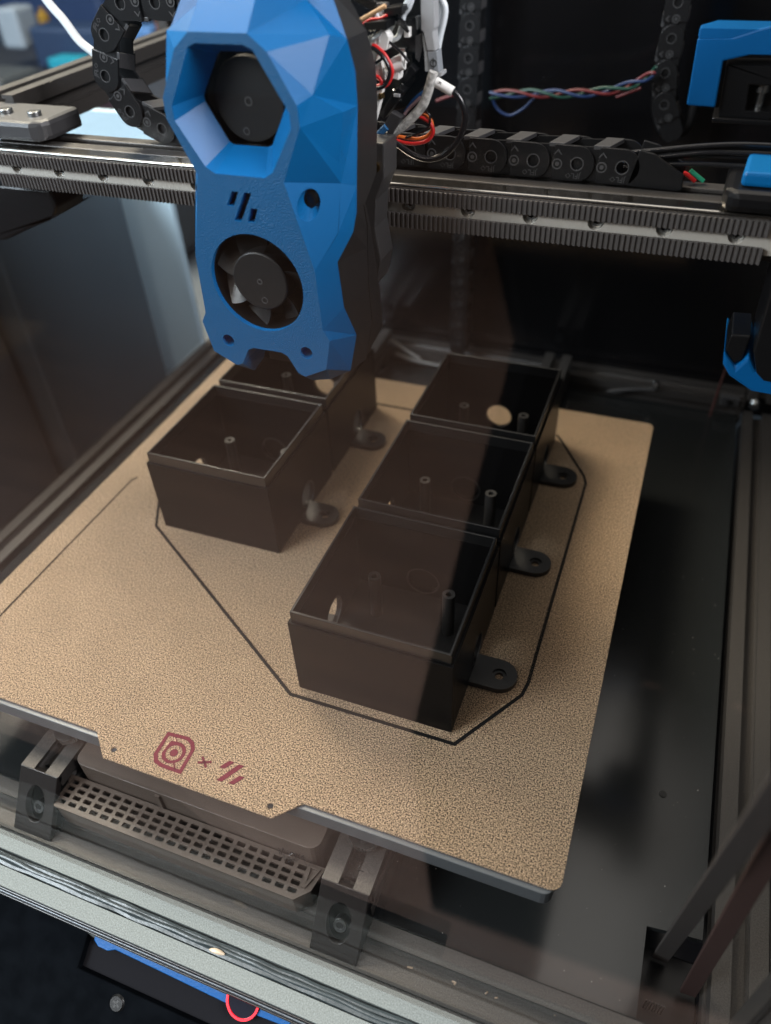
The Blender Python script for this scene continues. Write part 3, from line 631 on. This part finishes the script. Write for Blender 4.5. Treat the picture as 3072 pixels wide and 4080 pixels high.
for pts, y in (([(-126.4, 228.6), (-118.8, 232.0), (-117.2, 229.2), (-118.2, 225.4), (-121.4, 224.8), (-122.8, 221.6), (-124.2, 221.4)], 165), ([(-123.4, 220.2), (-121.0, 221.6), (-119.4, 215.6), (-122.6, 215.6)], 165.5), ([(-117.8, 222.3), (-113.4, 223.8), (-113.0, 220.4), (-114.4, 218.6), (-114.8, 215.6), (-117.4, 216.0)], 167)):
    w_ = slab('white_plug', WHITEP, pts, y, 5, tb, .3)
    x0 = min(p[0] for p in pts); z1 = max(p[1] for p in pts)
    m = MB()
    for i in range(3): m.box(x0 + 1.8 + i*1.7, x0 + 2.3 + i*1.7, y-.25, y-.02, z1-5.4 + i*.4, z1-2.2 + i*.4)
    m.obj('rib', mat('white_rib', (.5, .5, .49), .5), w_)
slab('white_plug', WHITEP, [(-124.6, 212.5), (-120.2, 214.4), (-122.0, 208), (-125.0, 199.8)], 166, 3, tb, .2)
MB().cyl((-116.2, 167.6, 219.6), (0.94, 0, .3), 1.7, 3.6, 18).obj('wire_marker', WHITEP, tb, smooth=True)
m = MB()
rnd = random.Random(9)
for i in range(7): m.cyl((-119 + rnd.uniform(-1.5, 7), 172 + rnd.uniform(-2, 2), 206 + rnd.uniform(0, 20)), (rnd.uniform(-1, 1), -1, rnd.uniform(-1, 1)), .45, .9, 8)
m.obj('solder_pins', BRIGHT, tb, smooth=True)
for px_, pz_, w_, h_, yy_, mm_ in ((-121.0, 235.6, 3.2, 2.2, 166, WHITEP), (-113.2, 229.6, 2.0, 3.0, 172, WHITEP), (-119.4, 217.6, 2.6, 1.6, 167, WHITEP), (-123.6, 231.6, 1.6, 1.2, 164, BRIGHT), (-115.6, 224.0, 2.8, 1.4, 173, BRIGHT), (-118.4, 220.4, 3.0, 1.6, 170, GREYC), (-114.2, 236.4, 2.4, 1.6, 168, GREYP), (-110.4, 232.0, 1.2, 4.0, 175, GREYC), (-121.6, 210.4, 1.4, 2.0, 165.4, BRASS), (-116.6, 210.0, 2.6, 1.2, 169.4, GREYC), (-112.6, 217.0, 1.2, 3.2, 172, GREYP), (-119.6, 238.6, 3.6, 1.4, 165, GREYP)):
    MB().box(px_-w_/2, px_+w_/2, yy_, yy_+3, pz_-h_/2, pz_+h_/2).obj('small_part', mm_, tb, bevel=.2)
def wire(name, label, m, pts, y, r, cat='wire', sub=7, dy=None):
    P3 = [(p[0], y + (dy[i] if dy else 0), p[1]) for i, p in enumerate(pts)]
    return tag(MB().tube(P3, r, 12, sub).obj(name, m, smooth=True), label, cat)
wire('white_wire', 'thick white wire, outer of the pair plugged in beside the blue head', WHITEW, [(-107, 255), (-112.0, 239.3), (-116.1, 235.4), (-117.9, 232.1), (-120.6, 228.4)], 170.5, .95)
wire('white_wire', 'thick white wire, inner one curving low into the white plug', WHITEW, [(-106, 254), (-111.1, 239.0), (-113.9, 235.0), (-114.9, 231.4), (-116.6, 228.1), (-121.8, 226.8)], 171.6, .95)
wire('white_wire', 'thick white wire passing right behind the grey plug', WHITEW, [(-104.6, 246), (-102.8, 239.5), (-101.2, 236.5), (-101.3, 233.2), (-102.7, 228.1), (-103.6, 224.0)], 179, 1.0)
wire('white_wire', 'white wire squeezed between the grey plug and the outer white wire', WHITEW, [(-105.5, 246), (-103.9, 238.5), (-102.9, 235.7), (-103.0, 231.4), (-103.6, 226)], 179.5, .9)
wire('black_wire', 'short black fan wire looping out of the white plug', BLACKW, [(-123.6, 226.2), (-122.0, 225.5), (-119.3, 223.5), (-117.1, 219.8), (-117.7, 216.4), (-120.1, 213.9), (-124.5, 213.0)], 164, .7)
wire('red_wire', 'short red fan wire looping beside the black one', REDW, [(-123.4, 226.8), (-121.7, 226.2), (-118.5, 223.6), (-116.3, 219.5), (-117.2, 216.0), (-119.6, 213.9), (-124, 213.2)], 164.8, .65)
wire('red_wire', 'short red wire at the lower white plug', REDW, [(-123.6, 217.4), (-121.6, 217.0), (-120.4, 215.6), (-121, 214.4), (-124, 213.8)], 164.4, .6)
wire('braided_sleeve', 'grey braided sleeve with pink flecks hanging from the grey plug', BRAID, [(-102.6, 218.0), (-103.4, 215.8), (-104.6, 212.1), (-107.0, 206.8), (-111.8, 202.0), (-117.7, 197.5), (-128, 191.8)], 170.5, 1.75, 'cable sleeve')
wire('black_cable', 'thick black cable making a wide loop below the white K marker', BLACKW, [(-97.0, 212.6), (-94.9, 211.2), (-92.4, 208.3), (-90.9, 203.9), (-91.7, 198.9), (-94.6, 193.7), (-99.3, 189.5), (-105.1, 187.8), (-111.0, 188.8), (-116.9, 191.9), (-124, 196)], 172, 1.15, 'cable')
mk = thing('cable_marker', 'white sleeve marked K on the looping black cable', 'cable marker', (-99, 172, 213.4))
ax = Vector((6.2, 0, -2.9)).normalized()
MB().ring((-102.3, 172, 214.6), ax, 1.75, 1.25, 7.2, 24).obj('sleeve', WHITEP, mk, smooth=True)
text('letter', 'K', 2.1, INK, mk, (-100.4, 170.32, 214.6), Vector((-.30, 0, -.95)), ax, .05)
wire('orange_wire', 'orange wire looping behind the braided sleeve', ORANGEW, [(-112, 203), (-109.1, 202.7), (-105.9, 201.5), (-104.6, 198.4), (-106.2, 195.6), (-110.2, 194.0), (-116, 194.0), (-123, 195)], 175.4, .62)
wire('red_wire', 'long red wire looping under the orange one', REDW, [(-112, 202.6), (-109.3, 202.0), (-105.5, 200.3), (-104.0, 197.0), (-106.4, 193.8), (-111.4, 192.4), (-116.8, 192.6), (-123, 194)], 174.4, .7)
wire('black_wire', 'thin black wire curling inside the red loop', BLACKW, [(-110, 205.2), (-107.4, 204.7), (-105.2, 202.6), (-105.6, 199.2), (-108.6, 196.9), (-115, 194.4)], 173.8, .45)
wire('white_wire', 'thin white wire hanging between the white plugs and the black body', WHITEW, [(-121.5, 236.5), (-119.6, 233.2), (-120.4, 230.2), (-123.4, 228.4)], 164.6, .5)
wire('black_wire', 'thin black wire crossing over the white plugs to the grey plug', BLACKW, [(-124.5, 230.0), (-119.5, 228.6), (-114.5, 225.6), (-110.4, 221.8)], 166.2, .5)
wire('red_wire', 'thin red wire tucked under the bamboo coloured stick', REDW, [(-125.6, 233.4), (-122.6, 235.0), (-119.2, 235.4), (-116.4, 236.4)], 161.6, .45)
wire('blue_wire', 'short blue wire beside the braided sleeve', BLUEW, [(-106.5, 210.8), (-108.4, 209.9), (-111.4, 207.7), (-114.9, 203.4)], 174, .8)
wire('pink_wire', 'pale pink wire between the blue wire and the sleeve', mat('pink_wire', (.6, .42, .48), .5), [(-108.5, 209), (-110.5, 207.3), (-113.4, 204.7), (-116.2, 201.4)], 173.2, .6)
wire('blue_braid', 'blue braided wire entering the black body beside the sleeve', mat('blue_braid', (.01, .09, .22), .6, bump=(2, .8, 2)), [(-120.6, 199.4), (-123.0, 197.3), (-128, 192.5)], 168.5, 1.3)
tag(MB().tube([(-131, 158, 232.4), (-126.7, 158, 234.4), (-115.4, 158, 239.6)], .7, 8, 2).obj('bamboo_stick', WOOD), 'thin bamboo coloured stick poking out above the plugs', 'stick')
for i in range(4):
    wire('black_wire', ['top', 'second', 'third', 'lowest'][i] + ' of four black wires arching behind the top of the head', BLACKW, [(-140, 240+i*1.2), (-128, 240.5-i*.9), (-119, 237.4-i*.9), (-112, 233-i)], 168+i, .6)

# ================================================================== GANTRY
g = thing('gantry_beam', 'horizontal gantry beam with a steel rail crossing behind the blue head', 'gantry beam', (-150, 190, 168))
MB().prism(EP, [], (-330, 191.2, 167.8), (0,1,0), (0,0,1), (1,0,0), 0, 360).obj('beam', ANODB, g, bevel=.5)
# rail: 12 mm wide, counterbored holes every 25 mm
m = MB()
holes = [circ(-314.2 + 25*i, 169.3, 3.0, 24) for i in range(15)]
prof = [(-326, 163.3), (22, 163.3), (22, 175.4), (-326, 175.4)]
for i in range(15):
    xc_ = -314.2 + 25*i; m.xz([(xc_-12.5, 163.3), (xc_+12.5, 163.3), (xc_+12.5, 175.4), (xc_-12.5, 175.4)], [holes[i]], 173.2, 181.2)
rail = m.obj('linear_rail', STEEL, g)
for i in range(15):
    c = (-314.2 + 25*i, 177.0, 169.3)
    sc_ = MB().ring(c, (0, -1, 0), 2.75, 1.3, 1.8, 20).obj('rail_screw', BRIGHT, g, smooth=True)
MB().xz([(-326, 175.5), (22, 175.5), (22, 177.8), (-326, 177.8)], [], 172.0, 180.9).obj('rail_cover', mat('polished_steel', (0.5, 0.48, 0.45), 0.18, 1.0, bump=(0.3, .06, 2, (.03, 1, 1))), g, bevel=1.0, seg=4)
def belt(z0, z1, y, label):
    prof = []; x = -325.0
    while x < 20:
        prof += [(x, y), (x+.45, y), (x+.75, y-.75), (x+1.45, y-.75), (x+1.7, y)]; x += 2.0
    prof += [(20, y), (20, y+.9), (-325, y+.9)]
    tag(MB().xy(prof, [], z0, z1).obj('toothed_belt', BELT), label, 'belt', 'toothed belts on the gantry')
belt(170.5, 175.9, 171.4, 'upper black toothed belt along the gantry rail')
belt(160.5, 166.4, 171.4, 'lower black toothed belt along the gantry rail')

# cable chains
def link_meshes():
    R = 6.5
    arc = [(R*math.cos(a), R*math.sin(a)) for a in [math.radians(-90 + 180*i/14) for i in range(15)]]
    outer = [(-9.0, -R)] + arc + [(-9.0, R)]
    m = MB()
    for y0, y1 in ((0, 1.3), (12.2, 13.5)): m.xz(outer, [circ(0, 0, 2.2, 20)], y0, y1)
    m1 = MB()
    for y0, y1 in ((1.15, 2.4), (11.1, 12.35)): m1.xz([(-17.5, -R+.6), (-6, -R+.1), (-6, R-.1), (-17.5, R-.6), (-21, R-3), (-21, -R+3)], [], y0, y1)
    m2 = MB(); m2.prism([(-11.6, 1.0), (-5.6, 1.0), (-1.6, 12.6), (-8.2, 12.6)], [], (0, 0, R), (1,0,0), (0,1,0), (0,0,1), -1.2, .35)
    m2.prism([(-9, .8), (-3, .8), (-3, 12.6), (-9, 12.6)], [], (0, 0, -R), (1,0,0), (0,1,0), (0,0,1), -.1, 1.1)
    m3 = MB(); m3.ring((-7.6, 0, -.5), (0, -1, 0), 2.0, 1.55, .22, 18); m3.xz([(-9.2, 3.0), (-7.6, 5.0), (-6.0, 3.0), (-6.5, 3.0), (-7.6, 4.3), (-8.7, 3.0)], [], -.2, .02); m3.cyl((-7.6, .05, -.5), (0, -1, 0), .8, .2, 8)
    m3.ring((0, .02, 0), (0, -1, 0), 2.6, 2.25, .16, 22)
    return m, m1, m2, m3
LM = link_meshes()
def first(meshes, mats, names, parent):
    return [a.obj(n_, m_, parent, bevel=b_) for a, n_, m_, b_ in zip(meshes, names, mats, (.3, 0, .2, 0))]
chain_proto = None
def chain(name, label, pivots, frame, flip=False, marks=True, letters=True, sc=1.0):
    """pivots: (s, t) in the chain's plane; frame: origin, axis s, axis t, axis depth"""
    global chain_proto
    o, eu, ev, en = [Vector(a) for a in frame]
    t = thing(name, label, 'cable chain', o + eu*pivots[0][0] + ev*pivots[0][1])
    n = len(pivots)
    for i in range(n - 1):
        a = Vector(pivots[i]); b = Vector(pivots[i+1])
        d = (a - b).normalized() if not flip else (b - a).normalized()
        piv = a if not flip else b
        up = Vector((-d.y, d.x))
        u = eu*d.x + ev*d.y; v = eu*up.x + ev*up.y
        if u.cross(en).dot(v) > 0 and False: pass
        link = bpy.data.objects.new('link', None)
        if chain_proto is None:
            l0 = bpy.data.objects.new('link_proto', None); C.objects.link(l0)
            chain_proto = first(LM, (CHAIN, CHAIN, GREYP, INKG), ('side_plate', 'inner_plate', 'crossbar', 'moulded_mark'), l0)
            for c in chain_proto: c.parent = None
            bpy.data.objects.remove(l0)
            keep = [c.data for c in chain_proto]; mods = True
        W4 = Matrix(((u.x, en.x, v.x, 0), (u.y, en.y, v.y, 0), (u.z, en.z, v.z, 0), (0, 0, 0, 1)))
        loc = (o + eu*piv.x + ev*piv.y)*S - t.location
        body = None
        for c in chain_proto:
            if c.name.startswith('moulded') and not marks: continue
            k = c.copy(); C.objects.link(k)
            nm = 'link' if body is None else c.name.split('.')[0]
            k.name = nm
            if body is None:
                k.parent = t; k.matrix_local = W4; k.location = loc; body = k; k.scale = (sc, sc, sc)
            else:
                k.parent = body; k.matrix_local = Matrix.Identity(4)
        if letters:
            tx = TXT.copy(); C.objects.link(tx); tx.parent = body
            tx.location = Vector((-1.2, -.05, -4.4))*S; tx.rotation_euler = (PI/2, PI if letters == 'down' else 0, 0) if letters != 'down' else (PI/2, PI, 0)
    return t
# lettering prototype, moulded on each link
cu = bpy.data.curves.new('lettering', 'FONT'); cu.body = 'JFLO'; cu.size = 2.9*S; cu.extrude = .09*S; cu.align_x = 'CENTER'; cu.align_y = 'CENTER'; cu.resolution_u = 1
TXT = bpy.data.objects.new('lettering', cu); C.objects.link(TXT); bpy.context.view_layer.update()
me = bpy.data.meshes.new_from_object(TXT); bpy.data.objects.remove(TXT); me.materials.clear(); me.materials.append(INKG); TXT = bpy.data.objects.new('lettering', me)
XF = ((0, 190, 0), (1,0,0), (0,0,1), (0,1,0))
pv = [(-34.1 - 17*i, 184.3 + .12*i) for i in range(12)]
pv += [(-238.2, 186.2), (-253.6, 192.6), (-262.2, 206.6), (-257.4, 222.6), (-245.5, 234.2), (-228.4, 234.7), (-211.4, 234.3), (-194.4, 234.3), (-177.4, 234.3)]
xc = chain('cable_chain', 'black cable chain lying on the gantry and curling back over itself left of the head', pv, XF, letters='down')
m = MB()
for y0 in (0.0, 12.0): m.xz([(-31.6, 177.8), (-28.6, 191.0), (-23.2, 189.8), (-11.6, 183.2), (-11.2, 178.0), (-13, 177.2)], [], 190+y0, 191.6+y0)
m.box(-30, -12, 191.6, 202, 177.4, 178.6)
m.obj('end_bracket', CHAIN, xc, bevel=.35)
ZF = ((0, 396, 0), (0,0,1), (-1,0,0), (0,1,0))
chain('cable_chain', 'dim upright cable chain on the back panel behind the head', [(280 - 17.2*i, 152.0 + .012*i*17.2) for i in range(19)], ZF, letters=False)
YF = ((0, 388, 0), (0,0,1), (-1,0,0), (0,1,0))
yc = chain('cable_chain', 'dark cable chain hanging in a loop left of the blue motor corner', [(242 - 16.8*i, 35.3 + .1*i) for i in range(5)] + [(158.5, 33.0), (150, 29)], YF, letters=False)
m = MB().tube([(-38, 398, 168), (-38, 398, 156), (-33, 398, 144), (-25.5, 398, 140), (-18.5, 398, 145), (-16.5, 398, 158), (-16, 398, 190)], 3.0, 10, 6)
m.obj('chain_bend', CHAIN, yc, smooth=True)
# wires leaving the chain to the right
for i, (z0, z1, z2) in enumerate(((189.8, 192.4, 194.1), (188.6, 191.3, 192.6), (187.2, 190.0, 191.2), (186.0, 188.4, 189.2), (184.6, 186.0, 186.7))):
    wire('black_wire', ['topmost', 'second', 'third', 'fourth', 'lowest'][i] + ' of five black wires leaving the gantry chain to the right', BLACKW, [(-34, z0-1.6), (-24, z0), (-7.3, z1), (6, z2-.4), (22, z2), (40, z2+1)], 195 + (i % 2)*2.2, .85)
wire('red_wire', 'short red wire under the black wires right of the chain bracket', REDW, [(-12, 181.6), (-10.4, 181.0), (-7.2, 178.9)], 198, .8)
wire('green_wire', 'short green wire under the black wires right of the chain bracket', GREENW, [(-9.8, 182.4), (-8.2, 181.4), (-4.2, 178.8)], 199, .8)
# twisted red, blue and green wires at the back
REDB = mat('red_wire_shaded', (0.10, 0.008, 0.010), 0.45); BLUEB = mat('blue_wire_shaded', (0.005, 0.022, 0.08), 0.45); GREENB = mat('green_wire_shaded', (0.004, 0.042, 0.028), 0.45)  # wire colours darkened to stand for the weaker light at the back
def twisted(lbl, m, ph, nm):
    pts = []
    base = spline([(-134.5, 0, 161.2), (-115, 0, 162.8), (-97, 0, 163.4), (-80, 0, 164.4), (-62, 0, 167), (-48, 0, 172), (-40.5, 0, 177.5)], 9)
    for i, b in enumerate(base):
        a = i*.30 + ph; pts.append((b.x, 380 + 1.9*math.cos(a), b.z + 1.9*math.sin(a)))
    tag(MB().tube(pts, .85, 8, 2).obj(nm, m, smooth=True), lbl, 'wire')
twisted('red strand of the twisted wires crossing the dark back panel', REDB, 0, 'red_wire')
twisted('blue strand of the twisted wires crossing the dark back panel', BLUEB, 2.1, 'blue_wire')
twisted('green strand of the twisted wires crossing the dark back panel', GREENB, 4.2, 'green_wire')
wire('blue_wire', 'slack blue wire drooping in a loop on the back panel', BLUEB, [(-134, 161), (-132.5, 155.5), (-128.3, 151.0), (-121.8, 149.5), (-113.9, 153.9), (-106.8, 160.6), (-97, 163)], 384, .8)
wire('red_wire', 'faint red wire end behind the black cable loop', REDB, [(-170, 155.2), (-158.9, 159.2)], 384, .9, sub=3)
wire('red_wire', 'loose red wire hanging below the twisted wires', REDB, [(-60, 163), (-55, 165), (-47, 168.4)], 381, .9)

# XY joints
def joint(sx, label, blue):
    t = thing('gantry_joint', label, 'bracket', (sx, 185, 185), group='end joints of the gantry beam')
    return t
t = thing('gantry_joint', 'charcoal printed joint with two bolts at the left end of the beam', 'bracket', (-305, 180, 185))
MB().prism([(-360, 177), (-303, 177), (-297.5, 180), (-296, 184), (-296, 207), (-360, 207)], [], (0, 0, 0), (1,0,0), (0,1,0), (0,0,1), 179.6, 188.6).obj('block', GREYP, t, bevel=2.2)
for x, y in ((-308, 189), (-326, 190)):
    b_ = MB().cyl((x, y, 188.4), (0,0,1), 3.2, 2.2, 24).obj('bolt', BRIGHT, t, smooth=True, bevel=.4)
    MB().cyl((x, y, 190.65), (0,0,1), 1.6, .1, 6).obj('hex_socket', DARK, b_)
MB().xz([(-360, 157.5), (-303.5, 157.5), (-302, 150), (-306.5, 143.6), (-311, 141.5), (-318, 139), (-345, 128), (-360, 126)], [], 178, 202).obj('lower_block', BLACKP, t, bevel=1.5)
extrusion('gantry_extrusion', ANODB, (-345, 206, 182), 'y', 200, 'dark side extrusion running back from the left joint')
extrusion('gantry_extrusion', ANODB, (47, 150, 172), 'y', 250, 'dark side extrusion running back at the right edge')
t = thing('gantry_joint', 'black joint with a blue cap at the right end of the beam', 'bracket', (14, 180, 185))
MB().prism([(2.6, 172), (6, 168), (40, 168), (40, 200), (3.6, 200)], [], (0, 0, 0), (1,0,0), (0,1,0), (0,0,1), 178.8, 186.2).obj('block', BLACKP, t, bevel=2.4)
MB().prism([(7.6, 173), (40, 173), (40, 195), (9, 195)], [], (0, 0, 0), (1,0,0), (0,1,0), (0,0,1), 186.4, 191.2).obj('cap', BLUE, t, bevel=1.2)
# motor corner at the back right
t = thing('motor_mount', 'blue bracket over a black motor block at the upper right', 'motor bracket', (10, 330, 190))
m = MB().xz([(-20.3, 202.1), (-19.2, 172.9), (-5.4, 172.5), (-6.4, 193.0), (5.1, 196.0), (40, 196.4), (40, 208), (11, 207.9), (4.7, 206.3), (-6.0, 202.6)], [], 330, 334)
m.obj('arm', BLUEK, t, bevel=.8)
MB().prism([(-20.3, 330.3), (-6.6, 330.3), (4.7, 330.3), (40, 330.3), (40, 352), (-14, 352), (-20.3, 340)], [], (0, 0, 0), (1,0,0), (0,1,0), (0,0,1), 202.3, 206.5).obj('top_cover', BLUEK, t, bevel=1.0)
m = MB().xz([(-4.8, 190.6), (40, 191.2), (40, 167), (-3.4, 167), (-4.4, 186.7)], [[(8.2, 182.2), (24, 182.2), (24, 170.6), (9.4, 170.6)]], 334.5, 352)
m.obj('housing', BLACKP, t, bevel=.8)
MB().box(-5.6, 40, 333, 353, 164.6, 167.2).obj('foot_plate', BLACKP, t, bevel=.6)
m = MB().cyl((15, 343, 170), (0,0,1), 2.4, 8, 20).cyl((15, 343, 178), (0,0,1), 4.4, 3.6, 24); m.obj('pulley', BRIGHT, t, smooth=True)
MB().box(8, 24.4, 348, 350, 170, 183).obj('back_plate', DARK, t)
# gantry foot at the right edge
t = thing('belt_clamp', 'black clamp with a blue lower shell at the right edge', 'bracket', (28, 160, 125))
MB().xz([(16.6, 128), (22.5, 121.5), (25.8, 127.6), (30, 121), (45, 119.6), (45, 112), (30, 112.6), (21, 117.6), (17.6, 122)], [], 165, 196).obj('blue_shell', BLUEK, t, bevel=1.2)
MB().xz([(25.6, 162), (26.2, 132), (29.4, 123.6), (33, 120.4), (45, 119.8), (45, 162)], [], 160, 190).obj('body', BLACKP, t, bevel=1)
MB().xz([(17.6, 134.6), (24.6, 135), (24, 124.6), (21.6, 122.8), (17.0, 128.2)], [], 166.4, 186).obj('jaw', BLACKP, t, bevel=.6)
wire('drive_belt', 'thin dull red belt dropping below the blue clamp at the right', mat('dull_red_belt', (.10, .035, .03), .6), [(24, 116), (33.5, 60), (37.5, 0), (38.6, -48)], 190, .9, 'belt', 3, [0, 110, 180, 205])

# back edge details
t = thing('frame_screw', 'upper bright button screw on the back right upright', 'screw', (66.6, 403, -17), group='button screws on the back right upright')
MB().cyl((66.6, 404.1, -19), (0, -1, 0), 4.2, 2.4, 24, 2.4).obj('head', BRIGHT, t, smooth=True)
dup(t, (.2, 0, -19.5), 'lower bright button screw on the back right upright')
tag(MB().tube([(-37, 398, -43), (-22, 399, -39), (-9, 401, -37.4), (-3, 401, -36.4)], 1.4, 8, 5).obj('cable_tie', GREYP, smooth=True), 'dark cable tie tail sticking out at the foot of the back panel', 'cable tie')
tag(MB().cyl((-3.6, 401, -32.4), (0, -.9, .4), 3.0, 2.2, 20, 1.6).obj('frame_screw', BRIGHT, smooth=True), 'single button screw above the cable tie at the foot of the back panel', 'screw')
t = thing('corner_bracket', 'small grey bracket on the back extrusion at the right', 'bracket', (49, 402, -36))
MB().box(43, 56, 400, 404, -41, -33).obj('plate', GREYP, t, bevel=.8); MB().cyl((49.5, 400, -37), (0, -1, 0), 2.4, 1.2, 16).obj('screw', SCREW, t, smooth=True)
DULL = mat('dull_wire_steel', (.16, .15, .14), .5, .3)
t = thing('spring_clip', 'bent bright metal clip on the back extrusion behind the head', 'clip', (-200, 403, -36))
MB().tube([(-226, 405, -30), (-214, 404, -31), (-200, 402, -37), (-188, 400, -41)], 1.6, 8, 6).obj('arm', DULL, t, smooth=True)
MB().tube([(-210, 402, -41), (-192, 399, -43), (-168, 398, -43)], 1.5, 8, 6).obj('base', DULL, t, smooth=True)

# belts standing in the front right corner
def flat_strap(name, label, a, b, w_, th, m):
    a, b = Vector(a), Vector(b); d = (b-a).normalized(); s_ = d.cross(Vector((0, 1, 0))).normalized(); n_ = s_.cross(d)
    return tag(MB().prism([(-w_/2, -th/2), (w_/2, -th/2), (w_/2, th/2), (-w_/2, th/2)], [], a, s_, n_, d, 0, (b-a).length).obj(name, m, bevel=.3), label, 'belt', 'belts in the front right corner')
flat_strap('lift_belt', 'grey brown belt rising from the deck hole, left of the reddish one', (44.2, 15.4, -62), (31.2, -33.9, 175), 6.0, 1.6, mat('worn_belt', (.024, .021, .02), .55))
flat_strap('lift_belt', 'dark reddish belt, the right one of the two at the right edge', (55.6, 6.4, -62), (38.5, -21.9, 181), 6.0, 1.6, mat('red_brown_belt', (.03, .015, .013), .55))
t = thing('lift_drive', 'dark lift drive block below the hole at the right of the deck', 'drive unit', (47, 4, -58))
MB().box(37, 60, -14, 20, -78, -66).obj('block', BLACKP, t, bevel=1)
m = MB()
for i in range(7): m.box(40.0 + i*1.1, 40.5 + i*1.1, -3.5, -3.0, -66, -57)
m.obj('fins', GREYP, t)
# white tube at the top left
wire('filament_tube', 'white tube coming down from the top left to behind the cable chain', TUBEW, [(-318, 246), (-309.2, 230.3), (-302.4, 222.4), (-296.4, 213.9), (-289.0, 208.4), (-284, 200)], 220, 2.0, 'tube')

# ================================================================== FRONT SKIRT AND DISPLAY
# a plane leaning back: down-slope direction sd, outward normal sn
t = thing('front_skirt', 'black textured front skirt panel below the silver extrusion', 'panel', (-180, -75, -75))
so_ = Vector((-150, -57.2, -60.5)); sd = Vector((0, -.80, -.60)); sx_ = Vector((1, 0, 0)); sn = sx_.cross(-sd)
if sn.z < 0: sn = -sn
# pocket with the display
pocket = [(-28.5, -2), (-28.5, 14.4), (60, 14.4), (60, -2)]
MB().prism([(-240, -2), (-31.5, -2), (-31.5, 13.6), (110, 13.6), (110, 24), (10, 28), (-50, 52), (-240, 52)], [], so_, sx_, sd, sn, -8, 0).obj('panel', SKIRT, t, bevel=.6)
MB().prism([(-31.5, -2), (110, -2), (110, 13.6), (-31.5, 13.6)], [], so_, sx_, sd, sn, -9, -3.6).obj('pocket_floor', mat('pocket_print', (.007, .007, .008), .8, bump=(.6, .4, 3), spec=0.0), t)
sc_ = MB().cyl(so_ + sx_*-9.4 + sd*19.2 - sn*.3, sn, 3.6, 1.2, 28, 2.8).obj('cross_screw', SCREW, t, smooth=True)
m = MB(); c = so_ + sx_*-9.4 + sd*19.2 + sn*.85
for a in (.4, .4+PI/2):
    uu = sx_*math.cos(a) + sd*math.sin(a); vv = sx_*-math.sin(a) + sd*math.cos(a)
    m.prism([(-1.7, -.4), (1.7, -.4), (1.7, .4), (-1.7, .4)], [], c, uu, vv, sn, 0, .12)
m.obj('cross_slot', DARK, sc_)
BLUED = mat('blue_display_shaded', (0.0004, 0.045, 0.15), 0.45, bump=(.8, .3, 3), spec=.2)  # blue darkened for the shade under the silver extrusion
t = thing('display_unit', 'blue framed display with a glowing red ring knob under the silver extrusion', 'display', (-140, -58, -64))
MB().prism([(-28.6, -3.4), (-28.4, 1.2), (-26.0, 2.8), (-20.5, 2.9), (-17.5, 1.4), (36.5, 2.8), (38.5, -3.4)], [[(-18.0, -2.6), (-18.0, -0.5), (33.4, -0.5), (33.4, -2.6)]], so_, sx_, sd, sn, -3.5, -0.6).obj('frame', BLUED, t, bevel=.4)
MB().prism([(-19.4, -3), (34, -3), (34, .3), (-19.4, .3)], [], so_, sx_, sd, sn, -3.5, -2.6).obj('screen', SCREEN, t)
MB().prism([(46, -3.4), (63.4, -3.4), (63.4, 1.6), (46, 2.4)], [], so_, sx_, sd, sn, -3.5, -0.6).obj('frame', BLUED, t, bevel=.4)
kc = so_ + sx_*42.6 + sd*-0.9
kb = MB().cyl(kc - sn*3.4, sn, 7.4, 3.4, 40).obj('knob', SCREEN, t, smooth=True, bevel=.4)
MB().ring(kc + sn*.02, sn, 7.1, 6.15, .4, 48).obj('light_ring', GLOW, t, smooth=True)
# dust flecks on the deck and plastic crumbs in the slot of the inner extrusion
m = MB(); rnd = random.Random(21)
for i in range(90):
    x = rnd.uniform(-70, 56); y = rnd.uniform(-12, 230); r_ = rnd.uniform(.10, .26)
    if -3 < x < 60 and y > 20 or y < 20 and x < 34:
        m.cyl((x, y, -47.98), (rnd.uniform(-.5, .5), rnd.uniform(-.5, .5), 1), r_*rnd.uniform(.5, 1), r_*2, 5)
o = m.obj('dust_flecks', mat('pale_dust', (.28, .27, .25), .8)); o['kind'] = 'stuff'; o['label'] = 'tiny pale dust flecks scattered over the black deck'
m = MB()
for i in range(6):
    c = Vector((rnd.uniform(-66, 30), -25.6 + rnd.uniform(-3, 3), -45 + rnd.uniform(-1, .6)))
    m.tube([c, c + Vector((rnd.uniform(-1, 1), rnd.uniform(-.8, .8), .5)), c + Vector((rnd.uniform(-1.6, 1.6), rnd.uniform(-1, 1), .2))], rnd.uniform(.15, .4), 5, 3)
o = m.obj('tan_crumbs', mat('tan_plastic', (.16, .12, .085), .6)); o['kind'] = 'stuff'; o['label'] = 'tan plastic crumbs lying in the slot of the inner front extrusion'
for c in chain_proto: bpy.data.objects.remove(c)
